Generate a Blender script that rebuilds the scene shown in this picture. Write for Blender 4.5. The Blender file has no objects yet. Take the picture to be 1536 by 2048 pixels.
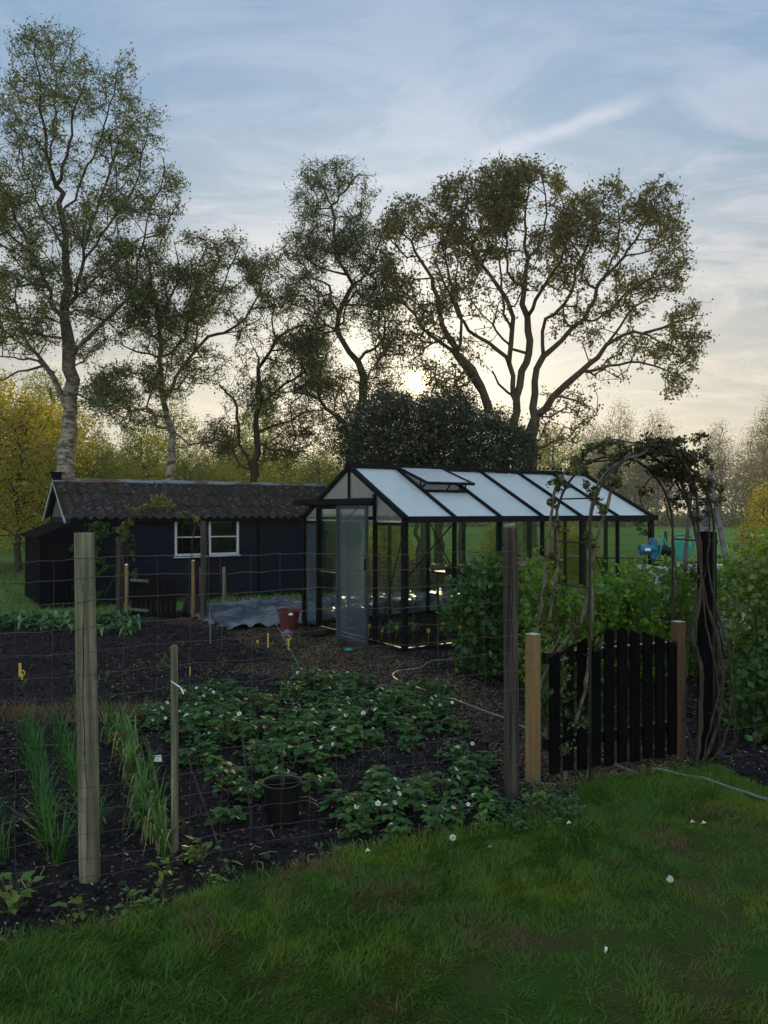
import bpy, math, random
import numpy as np
from mathutils import Vector, Matrix, noise as mnoise

# ---------------------------------------------------------------- camera, sky, sun
F = 1538.0; HZ = 1022.0; CH = 1.7            # focal length in photo pixels, horizon row, eye height
sc = bpy.context.scene
col = sc.collection
cam_d = bpy.data.cameras.new('camera'); cam = bpy.data.objects.new('camera', cam_d); col.objects.link(cam)
cam.location = (0, 0, CH); cam.rotation_euler = (math.radians(90), 0, 0)
cam_d.sensor_fit = 'VERTICAL'; cam_d.sensor_height = 36.0; cam_d.sensor_width = 27.0
cam_d.lens = F / 2048 * 36.0; cam_d.shift_y = -2 / 2048
cam_d.clip_start = 0.05; cam_d.clip_end = 1000
sc.camera = cam

SUN_EL = math.radians(9.5); SUN_AZ = math.radians(2.4)     # azimuth clockwise from +Y
sun_dir = Vector((math.cos(SUN_EL) * math.sin(SUN_AZ), math.cos(SUN_EL) * math.cos(SUN_AZ), math.sin(SUN_EL)))
w = bpy.data.worlds.new("World"); sc.world = w; w.use_nodes = True
nt = w.node_tree; nt.nodes.clear(); N = nt.nodes.new; L = nt.links.new
def vmath(op, a, b=None):
    n = N('ShaderNodeVectorMath'); n.operation = op
    for i, v in enumerate((a, b)):
        if v is None: continue
        if hasattr(v, 'links'): L(v, n.inputs[i])
        else: n.inputs[i].default_value = v
    return n
def smath(op, a, b=None, clamp=False, c=None):
    n = N('ShaderNodeMath'); n.operation = op; n.use_clamp = clamp
    for i, v in enumerate((a, b, c)):
        if v is None: continue
        if hasattr(v, 'links'): L(v, n.inputs[i])
        else: n.inputs[i].default_value = v
    return n.outputs[0]
def mixc(fac, a, b, mode='MIX'):
    n = N('ShaderNodeMix'); n.data_type = 'RGBA'; n.blend_type = mode
    for s, v in ((n.inputs[0], fac), (n.inputs[6], a), (n.inputs[7], b)):
        if hasattr(v, 'links'): L(v, s)
        elif isinstance(v, (int, float)): s.default_value = v
        else: s.default_value = (*v, 1)
    return n.outputs[2]
sky = N('ShaderNodeTexSky'); sky.sky_type = 'NISHITA'; sky.sun_disc = False
sky.sun_elevation = SUN_EL; sky.sun_rotation = SUN_AZ; sky.air_density = 1.0; sky.dust_density = 0.6; sky.ozone_density = 1.5
tc = N('ShaderNodeTexCoord'); d = vmath('NORMALIZE', tc.outputs['Generated']).outputs[0]
sep = N('ShaderNodeSeparateXYZ'); L(d, sep.inputs[0])
zc = smath('MAXIMUM', sep.outputs[2], 0.0)
za = smath('ADD', zc, 0.16)
cx = smath('DIVIDE', sep.outputs[0], za); cy = smath('DIVIDE', sep.outputs[1], za)
cmb = N('ShaderNodeCombineXYZ'); L(cx, cmb.inputs[0]); L(cy, cmb.inputs[1])
mp = N('ShaderNodeMapping'); L(cmb.outputs[0], mp.inputs[0]); mp.inputs['Rotation'].default_value = (0, 0, 0.5); mp.inputs['Scale'].default_value = (1.0, 1.7, 1)
def noise(vec, scale, detail=6, rough=0.6, dist=0.0):
    n = N('ShaderNodeTexNoise'); n.inputs['Scale'].default_value = scale; n.inputs['Detail'].default_value = detail
    n.inputs['Roughness'].default_value = rough; n.inputs['Distortion'].default_value = dist; L(vec, n.inputs['Vector']); return n.outputs[0]
def ramp(v, a, b):
    n = N('ShaderNodeMapRange'); n.interpolation_type = 'SMOOTHSTEP'; L(v, n.inputs[0]); n.inputs[1].default_value = a; n.inputs[2].default_value = b; return n.outputs[0]
c1 = ramp(noise(mp.outputs[0], 1.7, 11, 0.68, 0.9), 0.42, 0.62)
c2 = ramp(noise(mp.outputs[0], 5.0, 6, 0.6, 0.6), 0.35, 0.75)
cl = smath('MULTIPLY', smath('ADD', smath('MULTIPLY', c1, 0.75), smath('MULTIPLY', c2, 0.32), True), smath('SUBTRACT', 1.0, smath('MULTIPLY', ramp(zc, 0.32, 0.58), 0.62)))
# a thin contrail, fixed in the direction it has in the sky
q = Vector(((1000 - 768) / F, 1, -(305 - HZ) / F)).normalized(); q2 = Vector(((1260 - 768) / F, 1, -(210 - HZ) / F)).normalized()
cn = q.cross(q2).normalized(); cm = (q + q2).normalized()
dist = smath('ABSOLUTE', smath('ADD', vmath('DOT_PRODUCT', d, cn).outputs['Value'], smath('MULTIPLY', smath('SUBTRACT', noise(d, 9.0, 4), 0.5), 0.03)))
tr_ = smath('MULTIPLY', ramp(smath('MULTIPLY', dist, -1.0), -0.014, 0.0), ramp(vmath('DOT_PRODUCT', d, cm).outputs['Value'], math.cos(0.115), math.cos(0.03)))
cl = smath('ADD', cl, smath('MULTIPLY', tr_, 0.8), True)
dot = vmath('DOT_PRODUCT', d, tuple(sun_dir)).outputs['Value']
dp = smath('MAXIMUM', dot, 0.0)
near = smath('POWER', dp, 22.0)            # broad bright region of thin cloud round the sun
K = 10.0                                   # world strength 0.1, so radiance = colour * K * 0.1
SKYK = 1.0
low = ramp(smath('MULTIPLY', zc, -1.0), -0.52, -0.03)   # 1 at horizon
cloud_hi = (0.53, 0.59, 0.73); cloud_lo = (0.80, 0.71, 0.56)
ccol = mixc(low, tuple(K * v for v in cloud_hi), tuple(K * v for v in cloud_lo))
bcol = mixc(low, tuple(K * v for v in (0.275, 0.44, 0.64)), tuple(K * v for v in (0.62, 0.58, 0.47)))
bcol = mixc(0.25, bcol, mixc(1.0, sky.outputs[0], (0.55, 0.55, 0.55), 'MULTIPLY'))
skyc = mixc(smath('MULTIPLY', cl, 0.85), bcol, ccol)
g1 = mixc(1.0, tuple(K * v for v in (0.30, 0.27, 0.20)), near, 'MULTIPLY')
skyc = mixc(1.0, skyc, g1, 'ADD')
g2 = mixc(1.0, tuple(K * v for v in (0.40, 0.32, 0.19)), smath('POWER', dp, 150.0), 'MULTIPLY')
skyc = mixc(1.0, skyc, g2, 'ADD')
g3 = mixc(1.0, tuple(K * v for v in (60, 44, 20)), smath('POWER', dp, 26000.0), 'MULTIPLY')
skyc = mixc(1.0, skyc, g3, 'ADD')
# the unseen sky behind the camera is brightened to light the foreground
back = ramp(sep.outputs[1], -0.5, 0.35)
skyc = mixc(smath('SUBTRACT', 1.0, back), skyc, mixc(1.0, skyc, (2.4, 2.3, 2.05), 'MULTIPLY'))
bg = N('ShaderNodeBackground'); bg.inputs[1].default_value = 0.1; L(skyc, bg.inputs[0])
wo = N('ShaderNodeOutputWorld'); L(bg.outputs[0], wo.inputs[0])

sun_d = bpy.data.lights.new('sun', 'SUN'); sun = bpy.data.objects.new('sun', sun_d); col.objects.link(sun)
sun_d.energy = 3.0; sun_d.angle = math.radians(0.5); sun_d.color = (1.0, 0.74, 0.42)
sun.rotation_euler = sun_dir.to_track_quat('Z', 'Y').to_euler(); sun.location = (3, 60, 20)
sc.view_settings.view_transform = 'Standard'; sc.view_settings.look = 'None'
sc.view_settings.exposure = 0.12; sc.view_settings.gamma = 1.0
sc.render.engine = 'CYCLES'
sc.cycles.max_bounces = 8; sc.cycles.transparent_max_bounces = 24; sc.cycles.use_denoising = True
sc.cycles.sample_clamp_indirect = 4.0

# ---------------------------------------------------------------- helpers
R = random.Random(7)
rng = np.random.default_rng(11)
def P(x, y, Y): return Vector(((x - 768) / F * Y, Y, CH - (y - HZ) / F * Y))
def G(x, y, z=0.0):
    Y = (CH - z) * F / (y - HZ); return Vector(((x - 768) / F * Y, Y, z))

def tag(o, label=None, cat=None, group=None, kind=None):
    if label: o['label'] = label
    if cat: o['category'] = cat
    if group: o['group'] = group
    if kind: o['kind'] = kind
    return o
def thing(name, loc, label, cat, group=None):
    o = bpy.data.objects.new(name, None); o.empty_display_size = 0.1
    col.objects.link(o); o.location = loc
    return tag(o, label, cat, group)
def link(name, me, mat, parent=None, smooth=False):
    if mat: me.materials.append(mat)
    if smooth: me.polygons.foreach_set('use_smooth', [True] * len(me.polygons))
    o = bpy.data.objects.new(name, me); col.objects.link(o)
    if parent: o.parent = parent
    return o
def offset(parent):
    p = Vector((0, 0, 0))
    while parent is not None:
        p += Vector(parent.location); parent = parent.parent
    return p
def np_mesh(name, verts, faces, mat, parent=None, smooth=False):
    """verts (n,3) array, faces (m,k) array, world coordinates"""
    off = np.array(offset(parent))
    me = bpy.data.meshes.new(name); n, (m, k) = len(verts), faces.shape
    me.vertices.add(n); me.vertices.foreach_set('co', (np.asarray(verts, dtype=np.float32) - off).astype(np.float32).ravel())
    me.loops.add(m * k); me.loops.foreach_set('vertex_index', faces.astype(np.int32).ravel())
    me.polygons.add(m); me.polygons.foreach_set('loop_start', np.arange(0, m * k, k, dtype=np.int32))
    me.update(calc_edges=True)
    return link(name, me, mat, parent, smooth)
def copy_tree(o, parent=None):
    c = o.copy(); col.objects.link(c); c.parent = parent
    for ch in o.children: copy_tree(ch, c)
    return c

class MB:
    def __init__(s): s.v = []; s.f = []
    def add(s, vs, fs):
        b = len(s.v); s.v += [tuple(p) for p in vs]; s.f += [tuple(i + b for i in f) for f in fs]; return s
    def hexa(s, p):      # 8 points, bottom 4 then top 4
        return s.add(p, [(0, 3, 2, 1), (4, 5, 6, 7), (0, 1, 5, 4), (1, 2, 6, 5), (2, 3, 7, 6), (3, 0, 4, 7)])
    def bar(s, a, b, w_, h_, up=(0, 0, 1)):
        a = Vector(a); b = Vector(b); d_ = (b - a).normalized(); u = Vector(up)
        sd = d_.cross(u)
        if sd.length < 1e-3: sd = d_.cross(Vector((1, 0, 0)))
        sd.normalize(); u = sd.cross(d_).normalized(); x = sd * w_ / 2; y = u * h_ / 2
        return s.hexa([a - x - y, a + x - y, b + x - y, b - x - y, a - x + y, a + x + y, b + x + y, b - x + y])
    def box(s, c, sx, sy, sz, rz=0):   # c = centre of bottom
        c = Vector(c); x = Vector((math.cos(rz), math.sin(rz), 0)) * sx / 2; y = Vector((-math.sin(rz), math.cos(rz), 0)) * sy / 2; z = Vector((0, 0, sz))
        return s.hexa([c - x - y, c + x - y, c + x + y, c - x + y, c - x - y + z, c + x - y + z, c + x + y + z, c - x + y + z])
    def tube(s, pts, rad, n=6, cap=True):
        pts = [Vector(p) for p in pts]; m = len(pts)
        if not hasattr(rad, '__len__'): rad = [rad] * m
        b = len(s.v); prev = None
        for i, p in enumerate(pts):
            t = (pts[min(i + 1, m - 1)] - pts[max(i - 1, 0)])
            if t.length < 1e-9: t = Vector((0, 0, 1))
            t.normalize()
            if prev is None: prev = t.cross(Vector((0, 0, 1)) if abs(t.z) < 0.9 else Vector((1, 0, 0))).normalized()
            a = (prev - t * prev.dot(t))
            a = a.normalized() if a.length > 1e-6 else t.orthogonal().normalized()
            prev = a; c = t.cross(a)
            for k in range(n):
                an = 2 * math.pi * k / n; s.v.append(tuple(p + (a * math.cos(an) + c * math.sin(an)) * rad[i]))
        for i in range(m - 1):
            for k in range(n):
                k2 = (k + 1) % n; s.f.append((b + i * n + k, b + i * n + k2, b + (i + 1) * n + k2, b + (i + 1) * n + k))
        if cap and n > 2:
            s.f.append(tuple(b + k for k in reversed(range(n)))); s.f.append(tuple(b + (m - 1) * n + k for k in range(n)))
        return s
    def lathe(s, prof, n=20, c=(0, 0, 0), closed=False):
        b = len(s.v); cx_, cy_, cz_ = c
        for r, z in prof:
            for k in range(n):
                a = 2 * math.pi * k / n; s.v.append((cx_ + r * math.cos(a), cy_ + r * math.sin(a), cz_ + z))
        for i in range(len(prof) - 1):
            for k in range(n):
                k2 = (k + 1) % n; s.f.append((b + i * n + k, b + i * n + k2, b + (i + 1) * n + k2, b + (i + 1) * n + k))
        return s
    def build(s, name, mat, parent=None, smooth=False, bevel=0):
        off = offset(parent)
        me = bpy.data.meshes.new(name); me.from_pydata([(x - off.x, y - off.y, z - off.z) for x, y, z in s.v], [], s.f); me.update()
        o = link(name, me, mat, parent, smooth)
        if bevel:
            m = o.modifiers.new('bevel', 'BEVEL'); m.width = bevel; m.segments = 2; m.limit_method = 'ANGLE'
        return o

# ---------------------------------------------------------------- materials
class NT:
    def __init__(s, name):
        s.m = bpy.data.materials.new(name); s.m.use_nodes = True; s.t = s.m.node_tree; s.t.nodes.clear()
        s.out = s.t.nodes.new('ShaderNodeOutputMaterial')
    def n(s, typ, **kw):
        x = s.t.nodes.new(typ)
        for k, v in kw.items(): setattr(x, k, v)
        return x
    def set(s, sock, v):
        if hasattr(v, 'links'): s.t.links.new(v, sock)
        elif isinstance(v, (tuple, list)) and len(v) == 3 and sock.type == 'RGBA': sock.default_value = (*v, 1)
        else: sock.default_value = v
    def noise(s, scale, detail=5, rough=0.6, stretch=(1, 1, 1), dist=0):
        tcn = s.n('ShaderNodeTexCoord'); mpn = s.n('ShaderNodeMapping'); mpn.inputs['Scale'].default_value = stretch
        s.t.links.new(tcn.outputs['Object'], mpn.inputs[0]); x = s.n('ShaderNodeTexNoise')
        x.inputs['Scale'].default_value = scale; x.inputs['Detail'].default_value = detail; x.inputs['Roughness'].default_value = rough
        x.inputs['Distortion'].default_value = dist
        s.t.links.new(mpn.outputs[0], x.inputs['Vector']); return x.outputs[0]
    def ramp(s, v, a, b, lo=0.0, hi=1.0):
        x = s.n('ShaderNodeMapRange'); s.t.links.new(v, x.inputs[0])
        for i, q_ in enumerate((a, b, lo, hi)): x.inputs[i + 1].default_value = q_
        return x.outputs[0]
    def mix(s, f, a, b, mode='MIX'):
        x = s.n('ShaderNodeMix', data_type='RGBA', blend_type=mode); s.set(x.inputs[0], f); s.set(x.inputs[6], a); s.set(x.inputs[7], b); return x.outputs[2]
    def bump(s, h, strength, dist=0.01):
        x = s.n('ShaderNodeBump'); x.inputs['Strength'].default_value = strength; x.inputs['Distance'].default_value = dist; s.t.links.new(h, x.inputs['Height']); return x.outputs[0]
    def schlick(s, f0, top=1.0):
        lw = s.n('ShaderNodeLayerWeight'); lw.inputs[0].default_value = 0.5
        pw = s.n('ShaderNodeMath', operation='POWER'); s.t.links.new(lw.outputs['Facing'], pw.inputs[0]); pw.inputs[1].default_value = 5.0
        ma = s.n('ShaderNodeMath', operation='MULTIPLY_ADD'); s.t.links.new(pw.outputs[0], ma.inputs[0]); ma.inputs[1].default_value = top - f0; ma.inputs[2].default_value = f0
        return ma.outputs[0]
    def done(s, shader): s.t.links.new(shader, s.out.inputs[0]); return s.m

def M(name, c1_, c2_=None, scale=6, rough=0.8, bump=0.0, bscale=60, metallic=0, spec=0.3, stretch=(1, 1, 1), lo=0.35, hi=0.65, c3=None, s3=20, bdist=0.01, coat=0):
    a = NT(name); p = a.n('ShaderNodeBsdfPrincipled')
    colr = c1_
    if c2_ is not None: colr = a.mix(a.ramp(a.noise(scale, stretch=stretch), lo, hi), c1_, c2_)
    if c3 is not None: colr = a.mix(a.ramp(a.noise(s3, 4), 0.56, 0.66), colr, c3)
    a.set(p.inputs['Base Color'], colr); p.inputs['Roughness'].default_value = rough; p.inputs['Metallic'].default_value = metallic
    p.inputs['Specular IOR Level'].default_value = spec; p.inputs['Coat Weight'].default_value = coat
    if bump: a.t.links.new(a.bump(a.noise(bscale, 6, 0.65, stretch), bump, bdist), p.inputs['Normal'])
    return a.done(p.outputs[0])
def leafmat(name, ca, cb, trans=0.45, gloss=0.05, tint=1.25, patch=None, grough=0.42, patch2=None):
    a = NT(name); g = a.n('ShaderNodeNewGeometry'); colr = a.mix(g.outputs['Random Per Island'], ca, cb)
    if patch2: colr = a.mix(a.ramp(a.noise(patch2[1], 5, 0.7, (1, 1.3, 1)), patch2[2], patch2[3]), colr, patch2[0])
    if patch: colr = a.mix(a.ramp(a.noise(patch[1], 4, 0.6), patch[2], patch[3]), colr, patch[0])
    df = a.n('ShaderNodeBsdfDiffuse'); tl = a.n('ShaderNodeBsdfTranslucent'); gl = a.n('ShaderNodeBsdfGlossy'); gl.inputs['Roughness'].default_value = grough
    a.set(df.inputs[0], colr); a.set(tl.inputs[0], a.mix(1.0, colr, (tint, tint * 0.98, 0.6), 'MULTIPLY'))
    m1 = a.n('ShaderNodeMixShader'); m1.inputs[0].default_value = trans; a.t.links.new(df.outputs[0], m1.inputs[1]); a.t.links.new(tl.outputs[0], m1.inputs[2])
    m2 = a.n('ShaderNodeMixShader'); m2.inputs[0].default_value = gloss; a.t.links.new(m1.outputs[0], m2.inputs[1]); a.t.links.new(gl.outputs[0], m2.inputs[2])
    return a.done(m2.outputs[0])
def glassmat(name, tint, gl_col=(0.9, 0.95, 1), grough=0.03, fres=1.45, haze=0.0, hazecol=(0.5, 0.55, 0.6)):
    a = NT(name); tr = a.n('ShaderNodeBsdfTransparent'); a.set(tr.inputs[0], tint)
    gl = a.n('ShaderNodeBsdfGlossy'); gl.inputs['Roughness'].default_value = grough; a.set(gl.inputs[0], gl_col)
    frn = a.schlick((fres - 1) ** 2 / (fres + 1) ** 2 * 1.3)
    base = tr.outputs[0]
    if haze:
        df = a.n('ShaderNodeBsdfTranslucent'); a.set(df.inputs[0], hazecol); d2 = a.n('ShaderNodeBsdfDiffuse'); a.set(d2.inputs[0], hazecol)
        m0 = a.n('ShaderNodeMixShader'); m0.inputs[0].default_value = 0.5; a.t.links.new(df.outputs[0], m0.inputs[1]); a.t.links.new(d2.outputs[0], m0.inputs[2])
        mh = a.n('ShaderNodeMixShader'); a.set(mh.inputs[0], haze); a.t.links.new(base, mh.inputs[1]); a.t.links.new(m0.outputs[0], mh.inputs[2]); base = mh.outputs[0]
    mx = a.n('ShaderNodeMixShader'); a.t.links.new(frn, mx.inputs[0]); a.t.links.new(base, mx.inputs[1]); a.t.links.new(gl.outputs[0], mx.inputs[2])
    return a.done(mx.outputs[0])

mt = {}
mt['field'] = M('field_grass', (0.085, 0.155, 0.036), (0.13, 0.20, 0.052), 0.15, 0.9, 0.4, 3, spec=0.0)
mt['soil'] = M('garden_soil', (0.030, 0.026, 0.026), (0.014, 0.012, 0.013), 2.2, 0.95, 1.0, 38, c3=(0.055, 0.043, 0.034), s3=55, bdist=0.03, spec=0.03)
mt['lawn'] = M('lawn_base', (0.030, 0.062, 0.012), (0.060, 0.050, 0.022), 3.0, 0.95, 0.8, 60, spec=0.0)
mt['path'] = M('path_soil', (0.065, 0.050, 0.036), (0.032, 0.025, 0.020), 7, 0.95, 1.0, 50, bdist=0.02, spec=0.03)
mt['blade'] = leafmat('grass_blade', (0.028, 0.100, 0.010), (0.105, 0.190, 0.018), 0.35, 0.02, patch=((0.14, 0.10, 0.042), 1.9, 0.53, 0.66), patch2=((0.15, 0.20, 0.014), 1.3, 0.48, 0.68), grough=0.6)
mt['birch_leaf'] = leafmat('birch_leaf', (0.050, 0.090, 0.014), (0.13, 0.15, 0.025), 0.52)
mt['oak_leaf'] = leafmat('oak_leaf', (0.065, 0.078, 0.014), (0.16, 0.135, 0.026), 0.5)
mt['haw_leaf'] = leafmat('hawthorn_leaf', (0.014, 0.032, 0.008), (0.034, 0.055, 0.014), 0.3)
mt['gold_leaf'] = leafmat('golden_leaf', (0.22, 0.22, 0.014), (0.42, 0.35, 0.025), 0.6)
mt['green_leaf'] = leafmat('fresh_leaf', (0.11, 0.15, 0.014), (0.28, 0.28, 0.026), 0.6)
mt['far_leaf'] = leafmat('far_leaf', (0.13, 0.14, 0.05), (0.24, 0.21, 0.09), 0.55)
mt['far_dark'] = leafmat('far_dark_leaf', (0.055, 0.085, 0.025), (0.13, 0.15, 0.045), 0.5)
mt['shrub_leaf'] = leafmat('currant_leaf', (0.045, 0.13, 0.014), (0.17, 0.28, 0.028), 0.55, 0.03)
mt['shrub_dark'] = leafmat('dark_shrub_leaf', (0.014, 0.060, 0.011), (0.060, 0.14, 0.024), 0.4, 0.03)
mt['hedge_leaf'] = leafmat('hedge_leaf', (0.06, 0.15, 0.014), (0.22, 0.28, 0.03), 0.55)
mt['straw_leaf'] = leafmat('strawberry_leaf', (0.018, 0.075, 0.012), (0.08, 0.16, 0.03), 0.35, 0.04)
mt['weed_leaf'] = leafmat('weed_leaf', (0.03, 0.08, 0.025), (0.08, 0.13, 0.03), 0.3, 0.08)
mt['garlic_leaf'] = leafmat('garlic_leaf', (0.022, 0.095, 0.022), (0.075, 0.16, 0.040), 0.35, 0.04)
mt['dryleaf'] = leafmat('dry_leaf', (0.30, 0.25, 0.10), (0.42, 0.36, 0.18), .3, .02)
mt['onion_leaf'] = leafmat('onion_leaf', (0.016, 0.085, 0.014), (0.045, 0.13, 0.022), 0.3, 0.03)
mt['crop_leaf'] = leafmat('crop_leaf', (0.03, 0.10, 0.025), (0.07, 0.15, 0.035), 0.35, 0.08)
mt['vine_leaf'] = leafmat('vine_leaf', (0.050, 0.030, 0.024), (0.045, 0.060, 0.018), 0.3, 0.03)
mt['vine_green'] = leafmat('vine_green_leaf', (0.045, 0.065, 0.012), (0.09, 0.10, 0.02), 0.4, 0.05)
mt['litter'] = leafmat('litter', (0.34, 0.28, 0.19), (0.07, 0.045, 0.03), 0.1, 0.02)
mt['chips'] = leafmat('wood_chips', (0.26, 0.17, 0.10), (0.05, 0.032, 0.022), 0.02, 0.02)
mt['clod'] = leafmat('soil_clod', (0.009, 0.009, 0.011), (0.050, 0.046, 0.047), 0.0, 0.0)
mt['petal'] = leafmat('petal', (0.75, 0.75, 0.70), (0.62, 0.64, 0.60), 0.3, 0.02, 1.0)
mt['birch_bark'] = M('birch_bark', (0.30, 0.28, 0.24), (0.07, 0.06, 0.05), 5, 0.85, 0.7, 25, stretch=(1, 1, 2.5), lo=0.42, hi=0.60)
def birchbark():
    a = NT('birch_bark'); p = a.n('ShaderNodeBsdfPrincipled'); p.inputs['Roughness'].default_value = .85; p.inputs['Specular IOR Level'].default_value = .1
    lowc = a.mix(a.ramp(a.noise(5, 5, .65, (1, 1, 2.5)), .42, .60), (0.30, 0.28, 0.24), (0.07, 0.06, 0.05))
    tcn = a.n('ShaderNodeTexCoord'); sx = a.n('ShaderNodeSeparateXYZ'); a.t.links.new(tcn.outputs['Object'], sx.inputs[0])
    a.set(p.inputs['Base Color'], a.mix(a.ramp(sx.outputs[2], 3.6, 6.5), lowc, (0.055, 0.045, 0.038)))
    a.t.links.new(a.bump(a.noise(25, 6, .65), .7), p.inputs['Normal']); return a.done(p.outputs[0])
mt['birch_bark'] = birchbark()
mt['bark'] = M('dark_bark', (0.070, 0.055, 0.042), (0.035, 0.028, 0.022), 5, 0.95, 0.8, 22, stretch=(2, 2, 0.5))
mt['oak_bark'] = M('oak_bark', (0.085, 0.068, 0.05), (0.04, 0.032, 0.025), 5, 0.95, 0.8, 22, stretch=(2, 2, 0.5))
mt['post'] = M('weathered_post', (0.27, 0.27, 0.175), (0.085, 0.085, 0.06), 5, 0.85, 0.9, 22, stretch=(7, 7, 0.30), lo=.3, hi=.62, c3=(0.085, 0.105, 0.06), s3=9, bdist=0.006)
mt['darkpost'] = M('dark_post', (0.070, 0.062, 0.050), (0.020, 0.018, 0.016), 6, 0.9, 0.9, 22, stretch=(8, 8, 0.25), lo=.4, hi=.6, bdist=0.006)
mt['tar'] = M('tarred_post', (0.003, 0.003, 0.004), (0.007, 0.006, 0.007), 6, 0.85, 0.6, 30, stretch=(7, 7, 0.4), spec=0.05)
mt['newwood'] = M('new_wood', (0.25, 0.165, 0.075), (0.15, 0.092, 0.044), 3, 0.7, 0.3, 30, stretch=(6, 6, 0.4), bdist=0.003)
mt['blackgloss'] = M('black_gloss_paint', (0.004, 0.004, 0.005), (0.006, 0.006, 0.007), 8, 0.28, spec=0.6)
mt['stemlight'] = M('grey_stem', (0.17, 0.15, 0.12), (0.06, 0.052, 0.042), 30, 0.9, 0.8, 40, stretch=(1, 1, 0.4))
mt['oldwood'] = M('old_brown_wood', (0.13, 0.082, 0.045), (0.06, 0.038, 0.024), 4, 0.8, 0.5, 30, stretch=(6, 6, 0.4))
mt['endgrain'] = M('end_grain', (0.55, 0.50, 0.42), (0.40, 0.36, 0.30), 30, 0.8, 0.3, 90)
mt['blackwood'] = M('black_wood', (0.0025, 0.0025, 0.003), (0.005, 0.0045, 0.005), 4, 0.8, 0.4, 40, stretch=(6, 6, 0.4), spec=0.03)
mt['wire'] = M('rusty_wire', (0.13, 0.10, 0.085), (0.06, 0.055, 0.055), 4, 0.6, metallic=0.5)
mt['shedwall'] = M('shed_boards', (0.0026, 0.0056, 0.0130), (0.0046, 0.0085, 0.0175), 3, 0.8, spec=0.12, bump=0.5, bscale=30, stretch=(.4, .4, 5))
mt['shedbox'] = M('shed_tarred', (0.003, 0.004, 0.006), (0.005, 0.006, 0.008), 3, 0.9, 0.4, 30, spec=0.03, stretch=(5, 5, 0.4))
mt['rooftile'] = M('roof_sheet', (0.034, 0.024, 0.019), (0.008, 0.006, 0.0055), 7, 0.9, 1.0, 30, c3=(0.105, 0.10, 0.095), s3=11, bdist=0.02)
mt['ridge'] = M('ridge_paint', (0.16, 0.185, 0.215), (0.09, 0.05, 0.04), 2.5, 0.7, 0.5, 30, stretch=(1, 1, 4), lo=0.44, hi=0.54)
mt['whitepaint'] = M('white_paint', (0.45, 0.50, 0.55), (0.28, 0.32, 0.36), 9, 0.6, 0.3, 50)
mt['greyboard'] = M('grey_boards', (0.12, 0.125, 0.11), (0.05, 0.052, 0.048), 5, 0.85, 0.5, 30, stretch=(8, 8, 0.4))
mt['darkglass'] = glassmat('window_glass', (0.10, 0.11, 0.12), fres=1.5)
mt['alu'] = M('black_aluminium', (0.0035, 0.0055, 0.007), (0.006, 0.008, 0.010), 10, 0.55, metallic=0.0, spec=0.06)
mt['glarealu'] = M('glare_tinted_frame', (0.030, 0.040, 0.052), (0.042, 0.054, 0.066), 8, 0.55, spec=0.1)  # black door frame, coloured blue-grey to imitate the reflection lying over it
mt['silver'] = M('silver_rail', (0.6, 0.62, 0.66), (0.5, 0.52, 0.56), 8, 0.35, metallic=0.6)
mt['glass'] = glassmat('clear_glass', (0.90, 0.93, 0.90), fres=1.4)
mt['haze'] = glassmat('hazy_glass', (0.74, 0.80, 0.84), fres=1.5, haze=0.20, hazecol=(0.25, 0.31, 0.40))
def roofglass(nm='hammered_roof_glass', dif=.80, refr=.16, gls=.25, warm=(0.95, 0.97, 1.0)):
    a = NT(nm)
    hm = a.noise(120, 3, 0.5); nb = a.bump(hm, 0.55, 0.004)
    dirt = a.ramp(a.noise(9, 5, 0.7), 0.35, 0.8, 1.0, 0.86)
    tl = a.n('ShaderNodeBsdfTranslucent'); a.set(tl.inputs[0], a.mix(dirt, (0.5, 0.55, 0.55), (0.95, 0.97, 1.0)))
    df = a.n('ShaderNodeBsdfDiffuse'); a.set(df.inputs[0], a.mix(a.ramp(a.noise(2.6, 7, .75, (1, 1, 1), 1.2), .35, .75), (0.70, 0.77, 0.80), (0.90, 0.95, 0.99)))
    rf = a.n('ShaderNodeBsdfRefraction'); rf.inputs['IOR'].default_value = 1.02; rf.inputs['Roughness'].default_value = 0.30; a.set(rf.inputs[0], warm)
    gl = a.n('ShaderNodeBsdfGlossy'); gl.inputs['Roughness'].default_value = 0.22; a.set(gl.inputs[0], (0.95, 0.98, 1)); a.t.links.new(nb, gl.inputs['Normal']); a.t.links.new(nb, rf.inputs['Normal'])
    m1 = a.n('ShaderNodeMixShader'); m1.inputs[0].default_value = dif; a.t.links.new(tl.outputs[0], m1.inputs[1]); a.t.links.new(df.outputs[0], m1.inputs[2])
    m2 = a.n('ShaderNodeMixShader'); m2.inputs[0].default_value = refr; a.t.links.new(m1.outputs[0], m2.inputs[1]); a.t.links.new(rf.outputs[0], m2.inputs[2])
    m3 = a.n('ShaderNodeMixShader'); a.t.links.new(a.schlick(gls), m3.inputs[0]); a.t.links.new(m2.outputs[0], m3.inputs[1]); a.t.links.new(gl.outputs[0], m3.inputs[2])
    return a.done(m3.outputs[0])
mt['roofglass'] = roofglass()
mt['gableglass'] = roofglass('hammered_gable_glass', .15, .72, .06, (1.0, 0.95, 0.84))
mt['plastic_tarp'] = M('tarpaulin', (0.018, 0.030, 0.055), (0.13, 0.135, 0.15), 1.5, 0.25, 0.7, 9, spec=0.6, bdist=0.03, lo=0.45, hi=0.6)
mt['terracotta'] = M('terracotta_plastic', (0.095, 0.026, 0.020), (0.075, 0.021, 0.017), 8, 0.55)
mt['blackplastic'] = M('black_plastic', (0.004, 0.004, 0.0045), (0.006, 0.006, 0.007), 8, 0.5, spec=0.25)
mt['teal'] = M('teal_plastic', (0.010, 0.26, 0.22), (0.012, 0.21, 0.18), 8, 0.4, spec=0.5)
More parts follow.
